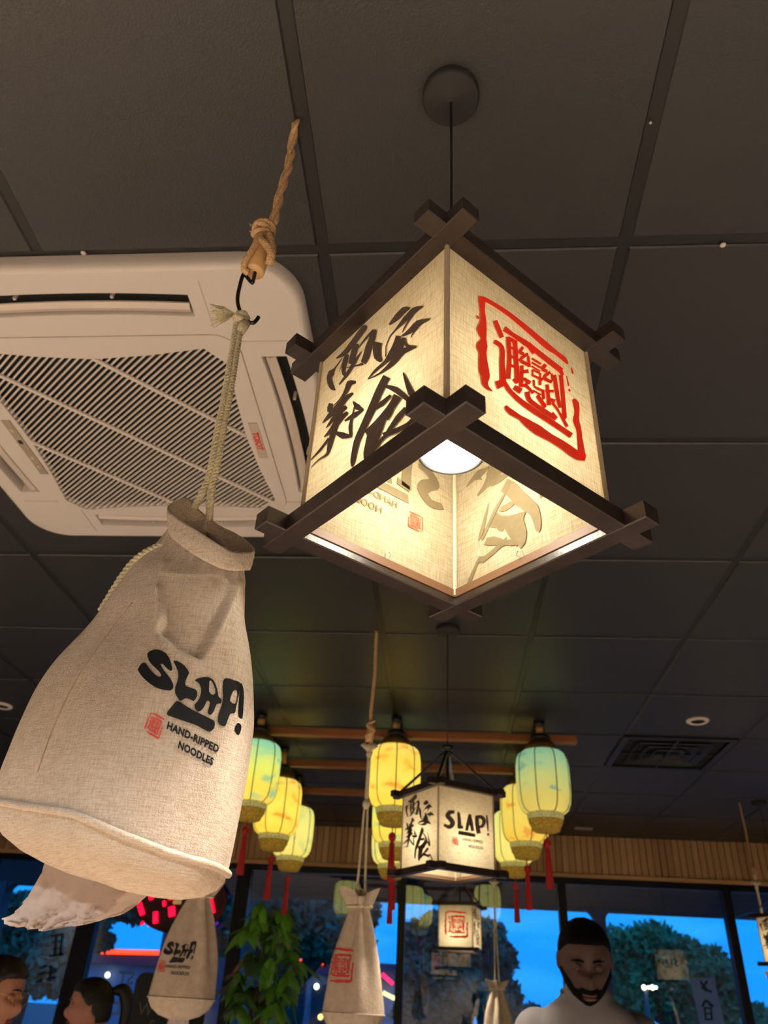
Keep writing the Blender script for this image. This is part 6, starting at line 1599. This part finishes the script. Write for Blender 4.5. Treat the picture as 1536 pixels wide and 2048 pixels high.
def chair(label, x, y, yaw):
    t = thing('dining_chair', label, 'chair', (x, y, -FL), yaw, 'dining chairs')
    mk('seat', MB().box((0, 0, 0.405), (0.42, 0.42, 0.035), bev=0.008), MT_TABLE, t, local=True)
    mk('backrest', MB().box((0, 0.205, 0.74), (0.40, 0.025, 0.22), bev=0.008), MT_TABLE, t, local=True)
    for sx_ in (-1, 1):
        mk('leg', MB().bar((sx_ * 0.185, -0.185, 0), (sx_ * 0.185, -0.185, 0.43), 0.032), MT_BLACKP, t, local=True)
        mk('leg', MB().bar((sx_ * 0.185, 0.205, 0), (sx_ * 0.185, 0.205, 0.86), 0.032), MT_BLACKP, t, local=True)
SIT = dict(
    torso=[((0, 0.02, 0.53), 0.150, 0.115), ((0, 0.03, 0.62), 0.140, 0.105), ((0, 0.03, 0.72), 0.120, 0.090), ((0, 0.01, 0.84), 0.140, 0.100), ((0, 0.0, 0.93), 0.140, 0.090), ((0, 0.0, 0.985), 0.100, 0.070), ((0, 0.0, 1.01), 0.055, 0.052)],
    joints=dict(arm=[(-0.145, 0.0, 0.925), (-0.19, -0.06, 0.68), (-0.13, -0.28, 0.62), (0.145, 0.0, 0.925), (0.19, -0.06, 0.68), (0.13, -0.28, 0.62)],
                leg=[(-0.085, -0.02, 0.545), (-0.10, -0.42, 0.53), (-0.10, -0.42, 0.085), (0.085, -0.02, 0.545), (0.10, -0.42, 0.53), (0.10, -0.42, 0.085)]),
    trousers=MT_TROUS, lip=MT_LIP2, voxel=0.006)
pulled = lambda p: (p.z - (0.048 + 0.30 * max(0, -p.y - 0.03) - (0.125 if p.y > 0.035 else 0.10 * max(0, (p.y + 0.045) / 0.08))))
w1, M1 = person('woman with thin glasses and dark pulled-back hair, in profile at the left edge', (-1.60, 3.0), PI / 2, MT_SKIN2, MT_HAIRD, dict(SIT, neck=(0, -0.015, 1.075), head=(0.0, -0.045, 1.235), bow=0.20, shirt=MT_DTOP, hairmask=pulled, hairoff=0.012,
    torso=[(Vector(q) + Vector((0, 0, 0.055 if i > 2 else 0.02 * i)), a, d) for i, (q, a, d) in enumerate(SIT['torso'])],
    joints=dict(SIT['joints'], arm=[(-0.145, 0.0, 0.975), (-0.19, -0.06, 0.72), (-0.13, -0.28, 0.64), (0.145, 0.0, 0.975), (0.19, -0.06, 0.72), (0.13, -0.28, 0.64)])))
mk('hair_bun', MB().ell(M1 @ Vector((0, 0.115, 0.02)), (0.042, 0.042, 0.045), 16, 10), MT_HAIRD, w1, True)
MT_GOLDW = M('thin_gold_wire', (210, 170, 90), 0.3, metal=0.8)
gl = MB()
for s in (-1, 1):
    gl.tube([M1 @ Vector((s * 0.031 + 0.024 * math.cos(a), -0.098, 0.006 + 0.020 * math.sin(a))) for a in [2 * PI * i / 20 for i in range(20)]], 0.0013, 6, closed=True)
    gl.tube([M1 @ Vector((s * 0.055, -0.097, 0.010)), M1 @ Vector((s * 0.078, -0.05, 0.012)), M1 @ Vector((s * 0.080, 0.01, 0.010)), M1 @ Vector((s * 0.078, 0.025, -0.008))], 0.0013, 6)
gl.tube([M1 @ Vector((-0.008, -0.099, 0.012)), M1 @ Vector((0, -0.102, 0.014)), M1 @ Vector((0.008, -0.099, 0.012))], 0.0013, 6)
mk('eyeglasses', gl, MT_GOLDW, w1, True)
chair('wooden chair under the woman with glasses', -1.63, 3.0, PI / 2)
w2, M2 = person('woman with a dark ponytail seen in left profile, lit red by the neon sign', (-1.66, 4.2), -PI / 2 + 0.25, MT_SKIN3, MT_HAIRD, dict(SIT, neck=(0, -0.015, 1.055), head=(0.0, -0.03, 1.205), bow=0.12, shirt=MT_MTOP, hairmask=pulled, hairoff=0.011, sleeve=0.25,
    torso=[(Vector(q) + Vector((0, 0, 0.02 if i > 2 else 0.007 * i)), a, d) for i, (q, a, d) in enumerate(SIT['torso'])]))
pt = MB(); pt.tube(cr([M2 @ Vector((0, 0.095, 0.050)), M2 @ Vector((0, 0.150, 0.045)), M2 @ Vector((0, 0.172, -0.02)), M2 @ Vector((0.0, 0.160, -0.11)), M2 @ Vector((0, 0.150, -0.19))], 6), [0.014, 0.016, 0.02, 0.024, 0.027, 0.03, 0.031, 0.032, 0.032, 0.032, 0.031, 0.030, 0.030, 0.029, 0.028, 0.026, 0.025, 0.023, 0.021, 0.018, 0.016, 0.013, 0.010, 0.007, 0.003], 12)
mk('ponytail', pt, MT_HAIRD, w2, True)
chair('wooden chair under the woman with the ponytail', -1.615, 4.19, -PI / 2 + 0.25)

# ------------------------------------------------------------------ lift everything so that the floor is at z = 0
for o in list(SC.objects):
    if o.parent is None: o.location.z += FL
